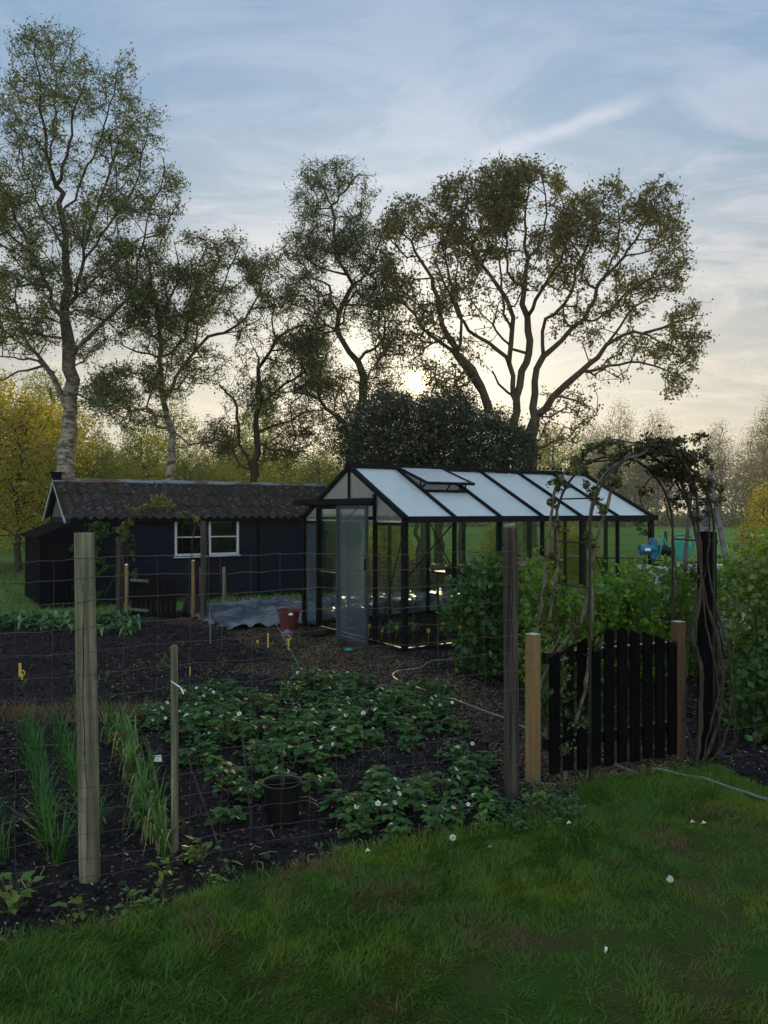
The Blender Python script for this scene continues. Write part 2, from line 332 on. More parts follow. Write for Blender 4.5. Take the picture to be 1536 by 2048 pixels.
mt['blue'] = M('blue_plastic', (0.010, 0.13, 0.25), (0.010, 0.11, 0.21), 8, 0.4, spec=0.5)
mt['paleplastic'] = M('pale_plastic', (0.36, 0.35, 0.37), (0.30, 0.29, 0.31), 6, 0.6)
mt['labelwhite'] = M('white_label', (0.75, 0.77, 0.78), None, rough=0.6)
mt['yellow'] = M('yellow_tag', (0.50, 0.36, 0.06), (0.42, 0.30, 0.06), 20, 0.6)
mt['hose'] = M('pale_hose', (0.17, 0.18, 0.17), (0.12, 0.13, 0.13), 5, 0.5)
mt['ladder'] = M('ladder_metal', (0.14, 0.155, 0.175), (0.07, 0.08, 0.095), 8, 0.5, metallic=0.2)
mt['stem'] = M('woody_stem', (0.060, 0.050, 0.038), (0.020, 0.017, 0.014), 30, 0.9, 0.8, 40, stretch=(1, 1, 0.4))
mt['greenstem'] = M('green_stem', (0.06, 0.10, 0.03), (0.09, 0.11, 0.04), 14, 0.7)
mt['rustmetal'] = M('dark_metal', (0.022, 0.022, 0.022), (0.045, 0.035, 0.03), 12, 0.65, metallic=0.3)
mt['log'] = M('log_wood', (0.20, 0.14, 0.10), (0.09, 0.065, 0.05), 9, 0.9, 0.6, 30)
mt['wattle'] = M('wattle_rods', (0.13, 0.09, 0.065), (0.06, 0.042, 0.032), 9, 0.9, 0.6, 30)
mt['stone'] = M('stone', (0.16, 0.16, 0.17), (0.09, 0.09, 0.10), 12, 0.9, 0.5, 40)

# ---------------------------------------------------------------- leaf fields
def unit(a): return a / np.maximum(np.linalg.norm(a, axis=1, keepdims=True), 1e-9)
def leaf_arrays(c, size, wr=0.65, rg=rng, droop=0.0):
    n = len(c); a = unit(rg.normal(size=(n, 3)) + np.array([0, 0, -droop])); b = unit(np.cross(a, rg.normal(size=(n, 3)))); nn = np.cross(a, b)
    s = (size * rg.uniform(0.65, 1.25, n))[:, None] if np.isscalar(size) else size[:, None]
    v = np.empty((n, 4, 3)); v[:, 0] = c - a * s * 0.5; v[:, 1] = c + b * s * wr * 0.5 + nn * s * 0.1 + a * s * 0.06; v[:, 2] = c + a * s * 0.5; v[:, 3] = c - b * s * wr * 0.5 + nn * s * 0.1 + a * s * 0.06
    return v.reshape(-1, 3), np.arange(n * 4).reshape(n, 4)
def leaves(name, c, size, mat, parent=None, wr=0.65, droop=0.0):
    v, f = leaf_arrays(np.asarray(c, dtype=float), size, wr, rng, droop); return np_mesh(name, v, f, mat, parent)

def twigs(name, segs, r0, mat, parent):
    """thin three-sided tapering twigs"""
    a = np.array(segs); p = a[:, :3]; q = a[:, 3:]; d_ = unit(q - p); u = unit(np.cross(d_, rng.normal(size=p.shape))); v = np.cross(d_, u); n = len(p)
    V = np.empty((n, 6, 3)); mid = p + (q - p) * .5 + rng.normal(size=p.shape) * .012
    V = np.empty((n, 7, 3))
    for k in range(3):
        o = u * math.cos(2.094 * k) + v * math.sin(2.094 * k); V[:, k] = p + o * r0; V[:, 3 + k] = mid + o * r0 * .7
    V[:, 6] = q; b = np.arange(n)[:, None] * 7
    f = np.concatenate([b + [0, 1, 4], b + [0, 4, 3], b + [1, 2, 5], b + [1, 5, 4], b + [2, 0, 3], b + [2, 3, 5], b + [3, 4, 6], b + [4, 5, 6], b + [5, 3, 6]], 1).reshape(-1, 3)
    return np_mesh(name, V.reshape(-1, 3), f, mat, parent, True)

# ---------------------------------------------------------------- trees
class Tree:
    """skeleton of traced limbs; branches are then grown to target points in the crown"""
    def __init__(s, seed): s.r = random.Random(seed); s.p = []; s.par = []; s.rad = []; s.fixed = []
    def node(s, p, par, rad=0.0):
        s.p.append(Vector(p)); s.par.append(par); s.rad.append(rad); return len(s.p) - 1
    def limb(s, pts, rads, start=None, step=0.22, wob=0.03):
        """pts world; attaches to the nearest node when start is None"""
        pts = [Vector(p) for p in pts]
        if start is None and s.p:
            start = min(range(len(s.p)), key=lambda i: (s.p[i] - pts[0]).length)
            pts = [s.p[start]] + pts[1:] if (s.p[start] - pts[0]).length < 0.35 else [s.p[start]] + pts
            rads = rads if len(rads) == len(pts) else [rads[0]] + rads
        par = start if start is not None else -1
        if par == -1: par = s.node(pts[0], -1, rads[0])
        m = len(pts)
        def cr(i, t):
            p0 = pts[max(i - 1, 0)]; p1 = pts[i]; p2 = pts[i + 1]; p3 = pts[min(i + 2, m - 1)]
            return 0.5 * ((2 * p1) + (p2 - p0) * t + (2 * p0 - 5 * p1 + 4 * p2 - p3) * t * t + (3 * p1 - p0 - 3 * p2 + p3) * t ** 3)
        for i in range(m - 1):
            k = max(1, int((pts[i + 1] - pts[i]).length / step))
            for j in range(1, k + 1):
                t = j / k; q_ = cr(i, t) + Vector([s.r.gauss(0, wob) for _ in range(3)])
                par = s.node(q_, par, rads[i] * (1 - t) + rads[i + 1] * t)
        return par
    def grow(s, targets, step=0.3, wob=0.05, lift=0.25, curl=0.35, minr=0.0045, maxnew=9):
        base = s.p[0]; n0 = len(s.p)
        arr = np.zeros((n0 + len(targets) * (maxnew + 1), 3)); arr[:n0] = np.array([tuple(p) for p in s.p]); cnt = n0
        hgt = np.zeros(len(arr)); 
        for i in range(n0): hgt[i] = 0 if s.par[i] < 0 else hgt[s.par[i]] + (s.p[i] - s.p[s.par[i]]).length
        tg = np.array(targets); dmin = np.array([np.min(np.sum((arr[:n0] - t) ** 2, axis=1)) for t in tg])
        order = np.argsort(dmin); terms = []
        lowz = base.z + 0.0
        for ti in order:
            t = tg[ti]; dv = arr[:cnt] - t; dd = np.sqrt(np.sum(dv * dv, axis=1))
            # prefer parents that lie towards the trunk side (branches should leave forward and up)
            cost = dd + 0.12 * hgt[:cnt] + 0.55 * np.maximum(0, dv[:, 2])
            i = int(np.argmin(cost)); p0 = s.p[i]; tv = Vector(t); ln = (tv - p0).length
            if ln < 0.05: continue
            k = min(maxnew, max(1, int(ln / step)))
            pd = (p0 - s.p[s.par[i]]).normalized() if s.par[i] >= 0 else Vector((0, 0, 1))
            c_ = p0 + pd * ln * curl + Vector((0, 0, ln * lift)) + Vector([s.r.gauss(0, ln * 0.08) for _ in range(3)])
            par = i
            for j in range(1, k + 1):
                u = j / k; q_ = p0 * (1 - u) ** 2 + c_ * 2 * u * (1 - u) + tv * u * u
                if j < k: q_ += Vector([s.r.gauss(0, wob) for _ in range(3)])
                h = hgt[par] + (q_ - s.p[par]).length; par = s.node(q_, par); arr[cnt] = q_; hgt[cnt] = h; cnt += 1
            terms.append((par, (s.p[par] - s.p[s.par[par]]).normalized() if s.par[par] >= 0 else Vector((0, 0, 1))))
        s.terms = terms
        kids = [[] for _ in s.p]
        for i, pa in enumerate(s.par):
            if pa >= 0: kids[pa].append(i)
        rr = [0.0] * len(s.p)
        for i in range(len(s.p) - 1, -1, -1):     # parents always precede their children
            a = sum(rr[k] ** 2.35 for k in kids[i]) ** (1 / 2.35) if kids[i] else minr
            rr[i] = max(minr, a)
            if s.rad[i] > 0: rr[i] = s.rad[i]
            elif s.par[i] >= 0 and s.rad[s.par[i]] > 0: rr[i] = min(rr[i], s.rad[s.par[i]] * 0.75)
        for i in range(len(s.p)):
            if s.par[i] >= 0 and s.rad[i] == 0: rr[i] = min(rr[i], rr[s.par[i]] * 0.97 + 1e-5)
        s.rr = rr; s.kids = kids
    def mesh(s, name, mat, parent, nmin=3, rough=0.0):
        mb = MB(); stack = [0]
        starts = [(0, None)]
        while starts:
            i, pre = starts.pop(); chain = []; rad = []
            if pre is not None: chain.append(s.p[pre]); rad.append(min(s.rr[i] * 1.15, s.rr[pre] * 0.95))
            while True:
                chain.append(s.p[i]); rad.append(s.rr[i])
                ks = sorted(s.kids[i], key=lambda k: -s.rr[k])
                if not ks: break
                for k in ks[1:]: starts.append((k, i))
                i = ks[0]
            if len(chain) < 2: continue
            mr = max(rad); n = 10 if mr > 0.09 else 7 if mr > 0.04 else 5 if mr > 0.015 else nmin
            if rough and mr > 0.06: rad = [r_ * s.r.uniform(1 - rough, 1 + rough) for r_ in rad]
            mb.tube(chain, rad, n, cap=mr > 0.02)
        return mb.build(name, mat, parent, smooth=True)
    def leaf_points(s, per, twig=0.32, spread=0.06, sprigs=3, droop=0.0, seg=0.0):
        out = []; r = s.r; s.tw = []
        for i, d_ in s.terms:
            p = s.p[i]
            for _ in range(sprigs):
                v = (d_ * 0.8 + Vector([r.gauss(0, 0.75) for _ in range(3)]) - Vector((0, 0, droop))); v.normalize(); ln = twig * r.uniform(0.5, 1.2)
                st = p - d_ * r.uniform(0, 0.25); s.tw.append((p.x, p.y, p.z, st.x + v.x * ln, st.y + v.y * ln, st.z + v.z * ln))
                for _ in range(max(1, int(per / sprigs * r.uniform(0.6, 1.4)))):
                    t = r.random(); q_ = st + v * ln * t; out.append((q_.x + r.gauss(0, spread), q_.y + r.gauss(0, spread), q_.z + r.gauss(0, spread) - droop * t * t * ln * 0.5))
        return np.array(out)

def blob_targets(blobs, Y, n, seed, depth=1.0, zmin=None, Yoff=0.0, clump=0.0):
    """blobs in photo pixels (cx, cy, rx, ry, weight[, depth shift]); their real width sets their real depth"""
    r = random.Random(seed); ws = [b[2] * b[3] * b[4] for b in blobs]; out = []
    for b in r.choices(blobs, ws, k=n):
        for att in range(14):
            u, v = r.uniform(-1, 1), r.uniform(-1, 1)
            if u * u + v * v < 1 and (not clump or mnoise.fractal(Vector(((b[0] + u * b[2]) / F * Y * 1.1, (b[1] + v * b[3]) / F * Y * 1.1, seed * .7)), 1.0, 2.0, 2) > r.uniform(-.5, .28) * clump - .02): break
        if u * u + v * v > 1: u *= .6; v *= .6
        ov = 1.22 if r.random() < .15 else .98; x = b[0] + u * b[2] * ov; y = b[1] + v * b[3] * ov + 5
        th = depth * (1.0 + 0.4 * min(b[2], b[3]) / F * Y)
        dy = r.uniform(-1, 1) * th + Yoff + (b[5] if len(b) > 5 else 0)
        q_ = P(x, y, Y + dy)
        if zmin is not None and q_.z < zmin: q_.z = zmin + r.random() * 0.3
        out.append(tuple(q_))
    return out
def traced_tree(name, label, Y, limbs, blobs, n, per, lsize, leaf_m, bark_m, seed, group=None, depth=1.2, droop=0.0, twig=0.32, base_z=0.0, lift=0.2, minr=0.0065, wr=0.65, sprigs=3, wob=0.05, depths=None, cat='tree', spread=0.05, clump=1.0):
    t = Tree(seed); rr_ = random.Random(seed + 5)
    for k, lb in enumerate(limbs):
        m = len(lb); dd = 0 if k == 0 else (depths[k] if depths else rr_.uniform(-1, 1) * depth * 1.1)
        y0 = 0.0
        if k and t.p:    # start from the depth of the limb it leaves
            f = P(lb[0][0], lb[0][1], Y); j = min(range(len(t.p)), key=lambda i: (t.p[i].x / t.p[i].y - f.x / f.y) ** 2 + ((t.p[i].z - CH) / t.p[i].y - (f.z - CH) / f.y) ** 2); y0 = t.p[j].y - Y
        pts = []
        for i, a in enumerate(lb):
            pts.append(P(a[0], a[1], Y + y0 + dd * (i / max(1, m - 1))))
        rad = [a[2] * (.64 + .24 * min(1, max(0, (a[2] - 5) / 10))) / F * Y for a in lb]
        t.limb(pts, rad, None)
    base = t.p[0].copy(); base.z = base_z
    root = thing(name, tuple(base), label, cat, group)
    t.grow(blob_targets(blobs, Y, n, seed, depth, clump=clump), step=0.28, lift=lift, minr=minr, wob=wob)
    t.mesh('trunk', bark_m, root, rough=0.05)
    leaves('crown', t.leaf_points(per, twig, spread, sprigs, droop), lsize, leaf_m, root, wr, droop * 0.6)
    tag(twigs('twigs', t.tw, .0055, mt['bark'], root), kind='stuff')
    return root

# ================================================================ GROUND
def fbm(x, y, s, o=3): return mnoise.fractal(Vector((x * s, y * s, 3.1)), 1.0, 2.0, o)
fld = MB()
# one ground sheet to the horizon, finer near the garden
xs = [-420, -200, -110, -60, -36, -26, -20, -16, -13, -10, -8, -6, -4, -2, 0, 2, 4, 6, 8, 10, 13, 16, 20, 26, 36, 60, 110, 200, 420]
ys = [-60, -20, -8, -2, 2, 6, 9, 12, 14, 16, 18, 20, 23, 26, 30, 36, 44, 54, 66, 80, 92, 110, 160, 260, 480]
for y in ys:
    for x in xs: fld.v.append((x, y, -0.05 + (0.05 * fbm(x, y, 0.2) if 12 < y < 80 else 0)))
nx = len(xs)
for j in range(len(ys) - 1):
    for i in range(nx - 1): fld.f.append((j * nx + i, j * nx + i + 1, (j + 1) * nx + i + 1, (j + 1) * nx + i))
tag(fld.build('ground', mt['field'], smooth=True), kind='structure')

LAWN_PX = [(-900, 2330), (-300, 2010), (0, 1903), (130, 1883), (290, 1850), (420, 1800), (560, 1765), (680, 1727), (800, 1698), (950, 1676), (1090, 1648), (1150, 1604), (1190, 1572), (1270, 1566), (1350, 1552), (1430, 1540), (1500, 1580), (1590, 1622), (1750, 1650), (2100, 1660)]
lawn_edge = [G(*p).to_2d() for p in LAWN_PX]
def lawn_y(x):
    """distance of the lawn's far edge at x"""
    pts = lawn_edge
    if x <= pts[0].x: return pts[0].y
    for a, b in zip(pts, pts[1:]):
        if a.x <= x <= b.x: return a.y + (b.y - a.y) * (x - a.x) / max(1e-6, b.x - a.x)
    return pts[-1].y
def on_path(x, y):
    """trodden, chip-strewn ways between the beds: 1 inside, 0 outside"""
    def seg(ax, ay, bx, by, w_):
        dx, dy = bx - ax, by - ay; t = max(0, min(1, ((x - ax) * dx + (y - ay) * dy) / (dx * dx + dy * dy)))
        return max(0, 1 - (math.hypot(x - ax - t * dx, y - ay - t * dy) / w_) ** 2)
    segs = [(1.45, 5.0, 1.15, 5.9, 0.55), (1.15, 5.9, 0.62, 7.2, 0.42), (0.62, 7.2, -0.2, 8.4, 0.55), (-0.1, 8.4, -1.6, 10.6, 0.75), (-0.3, 8.2, -1.2, 8.3, 0.5), (-4.6, 6.35, -1.6, 6.6, 0.28), (-2.9, 12.0, -1.4, 10.9, 0.6)]
    return max(seg(*s) for s in segs)
def soil_z(x, y):
    p = on_path(x, y); b = 0.055 * fbm(x, y, 0.9, 2) + 0.030 * fbm(x, y, 3.2, 3) + 0.022 * abs(fbm(x + 9, y, 9.0, 3))
    b *= 1 - 0.75 * min(1, p * 1.6)
    return 0.0 + b * 0.8
x0, x1, y0, y1, st = -9.0, 7.2, 2.2, 13.4, 0.055
nx = int((x1 - x0) / st); ny = int((y1 - y0) / st)
vv = []; ff = []; zz = {}
def in_garden(x, y):
    far = 12.9 + 0.28 * (x + 4) if x < -3.2 else (13.12 if x < -2 else 14)
    return y > lawn_y(x) - 0.35 and y < far
for j in range(ny + 1):
    for i in range(nx + 1):
        x = x0 + i * st; y = y0 + j * st; z = soil_z(x, y)
        if not in_garden(x, y): z = min(z, -0.09)
        vv.append((x, y, z))
for j in range(ny):
    for i in range(nx):
        a = j * (nx + 1) + i
        ff.append((a, a + 1, a + nx + 2, a + nx + 1))
soil = np_mesh('garden_soil', np.array(vv), np.array(ff), mt['soil'], smooth=True); tag(soil, kind='structure')
soil.data.materials.append(mt['path'])
mi = [1 if on_path(x0 + (i + .5) * st, y0 + (j + .5) * st) + 0.25 * fbm(x0 + i * st, y0 + j * st, 4) > 0.35 else 0 for j in range(ny) for i in range(nx)]
soil.data.polygons.foreach_set('material_index', mi)

# lawn sheet: follows its ragged edge
lm = MB(); nl = 170; rows = 60; lx0, lx1 = -7.0, 9.0
def lawn_z(x, y): return 0.045 + 0.03 * fbm(x, y, 0.8, 2) + 0.012 * fbm(x, y, 5, 2)
for i in range(nl + 1):
    x = lx0 + (lx1 - lx0) * i / nl; ye = lawn_y(x) + 0.04 * fbm(x, 0, 3)
    for j in range(rows + 1):
        t = j / rows; y = -6 + (ye + 6) * (1 - (1 - t) ** 1.6)
        z = lawn_z(x, y) if j < rows else -0.02
        lm.v.append((x, y, z))
for i in range(nl):
    for j in range(rows): a = i * (rows + 1) + j; lm.f.append((a, a + rows + 1, a + rows + 2, a + 1))
tag(lm.build('lawn', mt['lawn'], smooth=True), kind='structure')

def blades(name, pts, h, wd, lean, mat, curve=0.5, kind='stuff', parent=None):
    """pts (n,3) roots; h (n,) heights"""
    n = len(pts); az = rng.uniform(0, 2 * math.pi, n); la = az + rng.normal(0, 0.6, n) if np.isscalar(lean) else lean[1] + rng.normal(0, 0.7, n)
    lv = (lean if np.isscalar(lean) else lean[0]) * np.abs(rng.normal(1, 0.5, n))
    dx = np.stack([np.cos(la), np.sin(la), np.zeros(n)], 1) * (h * lv)[:, None]; up = np.array([0, 0, 1.0]) * h[:, None]
    wv = np.stack([-np.sin(az), np.cos(az), np.zeros(n)], 1) * wd * 0.5 * rng.uniform(0.6, 1.4, n)[:, None]
    m = pts + up * 0.5 + dx * 0.28; tp = pts + up * (1 - curve * np.minimum(lv, 1.2) * 0.35)[:, None] + dx
    v = np.empty((n, 5, 3)); v[:, 0] = pts - wv; v[:, 1] = pts + wv; v[:, 2] = m + wv * 0.8; v[:, 3] = m - wv * 0.8; v[:, 4] = tp
    b = np.arange(n)[:, None] * 5; f = np.concatenate([b + [0, 1, 2], b + [0, 2, 3], b + [3, 2, 4]], 1).reshape(-1, 3)
    o = np_mesh(name, v.reshape(-1, 3), f, mat, parent)
    if kind: tag(o, 'green blades of grass', 'grass', kind=kind)
    return o
# foreground lawn grass
def scatter_lawn(n, xa, xb, ya, yb):
    out = []
    while len(out) < n:
        x = R.uniform(xa, xb); y = R.uniform(ya, yb); e = lawn_y(x)
        if y < e + R.gauss(0.0, 0.05): out.append((x, y, min(lawn_z(x, y), 0.045) if y < e - .06 else 0.0))
    return np.array(out)
gp = scatter_lawn(210000, -2.6, 3.9, 2.2, 5.5)
def nz(p, s, o=0.0): return np.array([fbm(a + o, b, s, 2) for a, b in p[:, :2]])
g_n = nz(gp, 1.4); g_f = nz(gp, 6.0, 5.0)
hh = (0.027 + 0.014 * g_n + 0.020 * g_f) * rng.uniform(0.6, 1.5, len(gp)); hh = np.clip(hh, 0.024, 0.14)
lean_dir = g_f * 3.0 + g_n * 3 + 0.4
o = blades('lawn_grass', gp, hh, 0.0036, (0.85, lean_dir), mt['blade']); o['label'] = 'short dark green lawn grass with brown worn patches'
# longer tufts, yellow green
tp_ = []
for _ in range(330):
    x = R.uniform(-2.4, 3.4); y = R.uniform(2.3, 5.2)
    if y > lawn_y(x) + 0.03: continue
    k = R.randint(10, 60); sp = R.uniform(0.02, 0.07)
    for _ in range(k): tp_.append((x + R.gauss(0, sp), y + R.gauss(0, sp), 0.03))
for i in range(6500):     # fringe along the lawn's edge
    x = R.uniform(-2.6, 3.9); tp_.append((x, lawn_y(x) + R.gauss(-0.02, 0.05), 0.01))
tp_ = np.array(tp_)
o = blades('lawn_tufts', tp_, rng.uniform(0.035, 0.085, len(tp_)), 0.0042, 0.8, mt['blade']); o['label'] = 'longer grass tufts on the lawn and along its edge'
# rough grass round the shed and behind the beds
def rough_ok(x, y): return not in_garden(x, y) and y > 8 and not (-3.0 < x - 0.5 * (y - 11) < 3.0 and 11 < y < 14.2 and x > -2.4)
rp = []
while len(rp) < 60000:
    x = R.uniform(-12, 12); y = R.uniform(11.8, 27) if R.random() < 0.8 else R.uniform(20, 34)
    if abs(x) > 0.62 * y: continue
    if rough_ok(x, y): rp.append((x, y, -0.05))
rp = np.array(rp)
o = blades('rough_grass', rp, rng.uniform(0.05, 0.16, len(rp)), 0.014, 0.5, leafmat('rough_grass_blade', (0.04, 0.10, 0.015), (0.10, 0.16, 0.03), 0.45)); o['label'] = 'rough grass behind the shed and greenhouse'

# loose clods, chips and litter
def chipfield(name, pts, size, mat, label, flat=0.45):
    v, f = leaf_arrays(np.asarray(pts), size, 0.5); ce = v.reshape(-1, 4, 3).mean(1).repeat(4, 0); v[:, 2] = ce[:, 2] + (v[:, 2] - ce[:, 2]) * flat
    o = np_mesh(name, v, f, mat); tag(o, label, 'ground cover', kind='stuff'); return o
cp = []
while len(cp) < 26000:
    x = R.uniform(-5, 2.4); y = R.uniform(4.6, 12.6)
    if R.random() < on_path(x, y) * (0.6 + 0.8 * fbm(x, y, 3)) and in_garden(x, y): cp.append((x, y, soil_z(x, y) + 0.008))
chipfield('wood_chips', cp, 0.022, mt['chips'], 'brown wood chips strewn on the paths')
lp = []
while len(lp) < 6500:
    x = R.uniform(-3, 3.2); y = R.uniform(2.5, 8.5)
    if in_garden(x, y): lp.append((x, y, soil_z(x, y) + 0.012))
chipfield('leaf_litter', lp, 0.024, mt['litter'], 'dry leaves and bits lying on the dark soil', 0.6)
lp = []
while len(lp) < 6000:
    x = R.uniform(.75, 2.15); y = R.uniform(4.5, 5.6)
    if y > lawn_y(x) - .04: lp.append((x, y, max(soil_z(x, y), 0) + .01))
chipfield('wood_chips', lp, 0.024, mt['chips'], 'brown wood chips on the ground under the gate')
tw_ = MB()
for i in range(46):
    x = R.uniform(-2.2, 1.2); y = lawn_y(x) + R.uniform(.05, 1.3); a = R.uniform(0, 3.14); ln = R.uniform(.04, .14); b_ = Vector((x, y, soil_z(x, y) + .012)); d_ = Vector((math.cos(a), math.sin(a), 0)) * ln
    tw_.tube([b_, b_ + d_ * .5 + Vector((R.gauss(0, .01), R.gauss(0, .01), .012)), b_ + d_], [.0022, .002, .0012], 5)
tag(tw_.build('twigs', mt['dryleaf'] if 'dryleaf' in mt else mt['log']), 'pale dry twigs scattered on the dark soil by the lawn', 'twigs', kind='stuff')
# stony clods as small angular lumps
cl_v = []; cl_f = []
octv = np.array([(1, 0, 0), (0, 1, 0), (-1, 0, 0), (0, -1, 0), (0, 0, .7), (0, 0, -.7)]); octf = np.array([(0, 1, 4), (1, 2, 4), (2, 3, 4), (3, 0, 4), (1, 0, 5), (2, 1, 5), (3, 2, 5), (0, 3, 5)])
k = 0
while k < 30000:
    x = R.uniform(-6, 3.5); y = R.uniform(2.5, 12.5)
    if not in_garden(x, y) or abs(x) > 0.6 * y: continue
    s_ = R.uniform(0.006, 0.02) * (1.6 if R.random() < 0.08 else 1); cl_v.append(octv * s_ * rng.uniform(0.6, 1.4, (6, 3)) + np.array((x, y, soil_z(x, y) + s_ * 0.3))); cl_f.append(octf + 6 * k); k += 1
tag(np_mesh('soil_clods', np.concatenate(cl_v), np.concatenate(cl_f), mt['clod']), 'crumbly clods of dark garden soil', 'soil', kind='stuff')

# ================================================================ SHED
SA = math.radians(31); su = Vector((math.cos(SA), math.sin(SA), 0)); sw = Vector((-su.y, su.x, 0)); SO = Vector((-5.62, 13.9, 0))
def S(l, w_, z): return SO + su * l + sw * w_ + Vector((0, 0, z))
SL, SW, SE, SR = 5.6, 2.6, 1.58, 2.27
shed = thing('garden_shed', tuple(S(0, 0, 0)), 'long low dark blue-black wooden shed with corrugated roof and two white windows', 'shed')
wins = [(1.83, 2.44), (2.50, 3.12)]; wz0, wz1 = 0.83, 1.535
def boards(mb, a, b, za, zb, n, out):   # overlapping horizontal boards between two plan points
    h = (zb - za) / n
    for i in range(n):
        z0 = za + i * h; z1 = z0 + h
        lo = [a + out * 0.022, b + out * 0.022, b - out * 0.01, a - out * 0.01]; hi = [a + out * 0.004, b + out * 0.004, b - out * 0.01, a - out * 0.01]
        mb.hexa([Vector((p.x, p.y, z0)) for p in lo] + [Vector((p.x, p.y, z1 + 0.004)) for p in hi])
mb = MB(); nb_ = 13
h_ = SE / nb_
def wallrun(la, lb, za, zb):
    n = max(1, round((zb - za) / 0.115)); boards(mb, S(la, 0, 0), S(lb, 0, 0), za, zb, n, -sw)
wallrun(0, wins[0][0], 0.02, SE); wallrun(wins[1][1], SL, 0.02, SE); wallrun(wins[0][0], wins[1][1], 0.02, wz0); wallrun(wins[0][0], wins[1][1], wz1, SE); wallrun(wins[0][1], wins[1][0], wz0, wz1)
boards(mb, S(0, SW, 0), S(SL, SW, 0), 0.02, SE, 13, sw); boards(mb, S(SL, 0, 0), S(SL, SW, 0), 0.02, SE, 13, su); boards(mb, S(0, 0, 0), S(0, SW, 0), 0.02, SE, 13, -su)
for l in (SL,):
    mb.hexa([S(l - .02, 0, SE), S(l + .012, 0, SE), S(l + .012, SW, SE), S(l - .02, SW, SE), S(l - .02, SW / 2 - .02, SR - .03), S(l + .012, SW / 2 - .02, SR - .03), S(l + .012, SW / 2 + .02, SR - .03), S(l - .02, SW / 2 + .02, SR - .03)])
mb.build('wall', mt['shedwall'], shed)
for l, w_, q1, q2 in ((0, 0, .07, .07), (0, SW, .07, .07), (SL, 0, .07, .07), (SL, SW, .07, .07), (3.55, -.03, .05, .03), (4.6, -.03, .05, .03)):
    mb = MB(); mb.bar(S(l, w_, 0), S(l, w_, SE), q1, q2, up=sw); mb.build('corner_board', mt['shedbox'], shed)
# left gable of upright boards with white bargeboards
mb = MB(); n = 16
for i in range(n):
    wa = SW * i / n + 0.004; wb = SW * (i + 1) / n - 0.004
    def top(w_): return SE + (SR - SE) * (1 - abs(w_ - SW / 2) / (SW / 2)) - 0.03
    o_ = 0.006 * (i % 2)
    mb.hexa([S(-.02 - o_, wa, SE), S(.01, wa, SE), S(.01, wb, SE), S(-.02 - o_, wb, SE), S(-.02 - o_, wa, top(wa)), S(.01, wa, top(wa)), S(.01, wb, top(wb)), S(-.02 - o_, wb, top(wb))])
mb.build('gable', mt['greyboard'], shed)
for sgn in (0, 1):
    mb = MB(); wa = -0.14 if sgn == 0 else SW + 0.14; za = SE - 0.075
    mb.bar(S(-0.16, wa, za), S(-0.16, SW / 2, SR + .005), 0.025, 0.06, up=(0, 0, 1)); mb.build('bargeboard', mt['whitepaint'], shed)
# corrugated sheets, three courses each side
def roof_side(sgn):
    mb = MB(); per = 0.177; amp = 0.024; courses = 3; overl = 0.05; LL = (-0.18, SL + 0.12)
    nl_ = int((LL[1] - LL[0]) / per * 8); full = math.hypot(SW / 2 + 0.16, (SR - SE) * (SW / 2 + 0.16) / (SW / 2))
    sl = 0.50
    for c_ in range(courses):
        d0 = (SW / 2 + 0.17) * c_ / courses; d1 = (SW / 2 + 0.17) * (c_ + 1) / courses + (overl if c_ < courses - 1 else 0)
        base = len(mb.v); R2 = random.Random(c_ + 3)
        jit = [R2.uniform(-0.008, 0.008) for _ in range(nl_ + 1)]
        for th in (0, 0.016):
            for k_ in range(4):
                for i in range(nl_ + 1):
                    l = LL[0] + (LL[1] - LL[0]) * i / nl_; dd = d0 + (d1 - d0) * k_ / 3 + (jit[i // 8 * 8] if k_ == 3 else 0)
                    z = SR + 0.01 - dd * sl + amp * math.cos(2 * math.pi * l / per) + 0.018 * (1 - k_ / 3.0) * 0 + 0.022 * (k_ / 3.0) + th - 0.02 * c_ * 0
                    w_ = SW / 2 - sgn * dd
                    mb.v.append(tuple(S(l, w_, z)))
        m_ = nl_ + 1; lay = 4 * m_
        for k_ in range(3):
            for i in range(nl_):
                a = base + k_ * m_ + i; b = a + 1; c2_ = b + m_; d2_ = a + m_
                mb.f.append((a, b, c2_, d2_)); mb.f.append((a + lay, d2_ + lay, c2_ + lay, b + lay))
        for i in range(nl_):
            a = base + 3 * m_ + i; mb.f.append((a, a + 1, a + 1 + lay, a + lay)); a = base + i; mb.f.append((a + lay, a + 1 + lay, a + 1, a))
        for i in (0, nl_):
            for k_ in range(3): a = base + k_ * m_ + i; mb.f.append((a, a + m_, a + m_ + lay, a + lay))
    return mb.build('roof', mt['rooftile'], shed, smooth=False)
roof1 = roof_side(1); roof2 = roof_side(-1)
mb = MB(); pts = [S(-0.2 + (SL + .34) * i / 30, SW / 2, SR + 0.012 + 0.004 * math.sin(i * 1.7)) for i in range(31)]
b0 = len(mb.v)
for p in pts:
    for k_ in range(9):
        a = math.pi * (k_ / 8) * 1.16 - 0.08 * math.pi; mb.v.append(tuple(p + sw * math.cos(a) * 0.085 + Vector((0, 0, math.sin(a) * 0.062))))
for i in range(30):
    for k_ in range(8): a = b0 + i * 9 + k_; mb.f.append((a, a + 1, a + 10, a + 9))
mb.build('ridge_cap', mt['ridge'], shed, smooth=True)
mb = MB(); mb.box(S(-0.10, SW / 2, SR + 0.03), 0.17, 0.17, 0.13, SA); mb.box(S(-0.10, SW / 2, SR + 0.16), 0.21, 0.21, 0.03, SA); mb.build('chimney', mt['shedbox'], shed)
mb = MB(); mb.bar(S(-0.02, -0.15, SE - .065), S(SL, -0.15, SE - .065), 0.02, 0.05); mb.build('fascia', mt['shedbox'], shed)
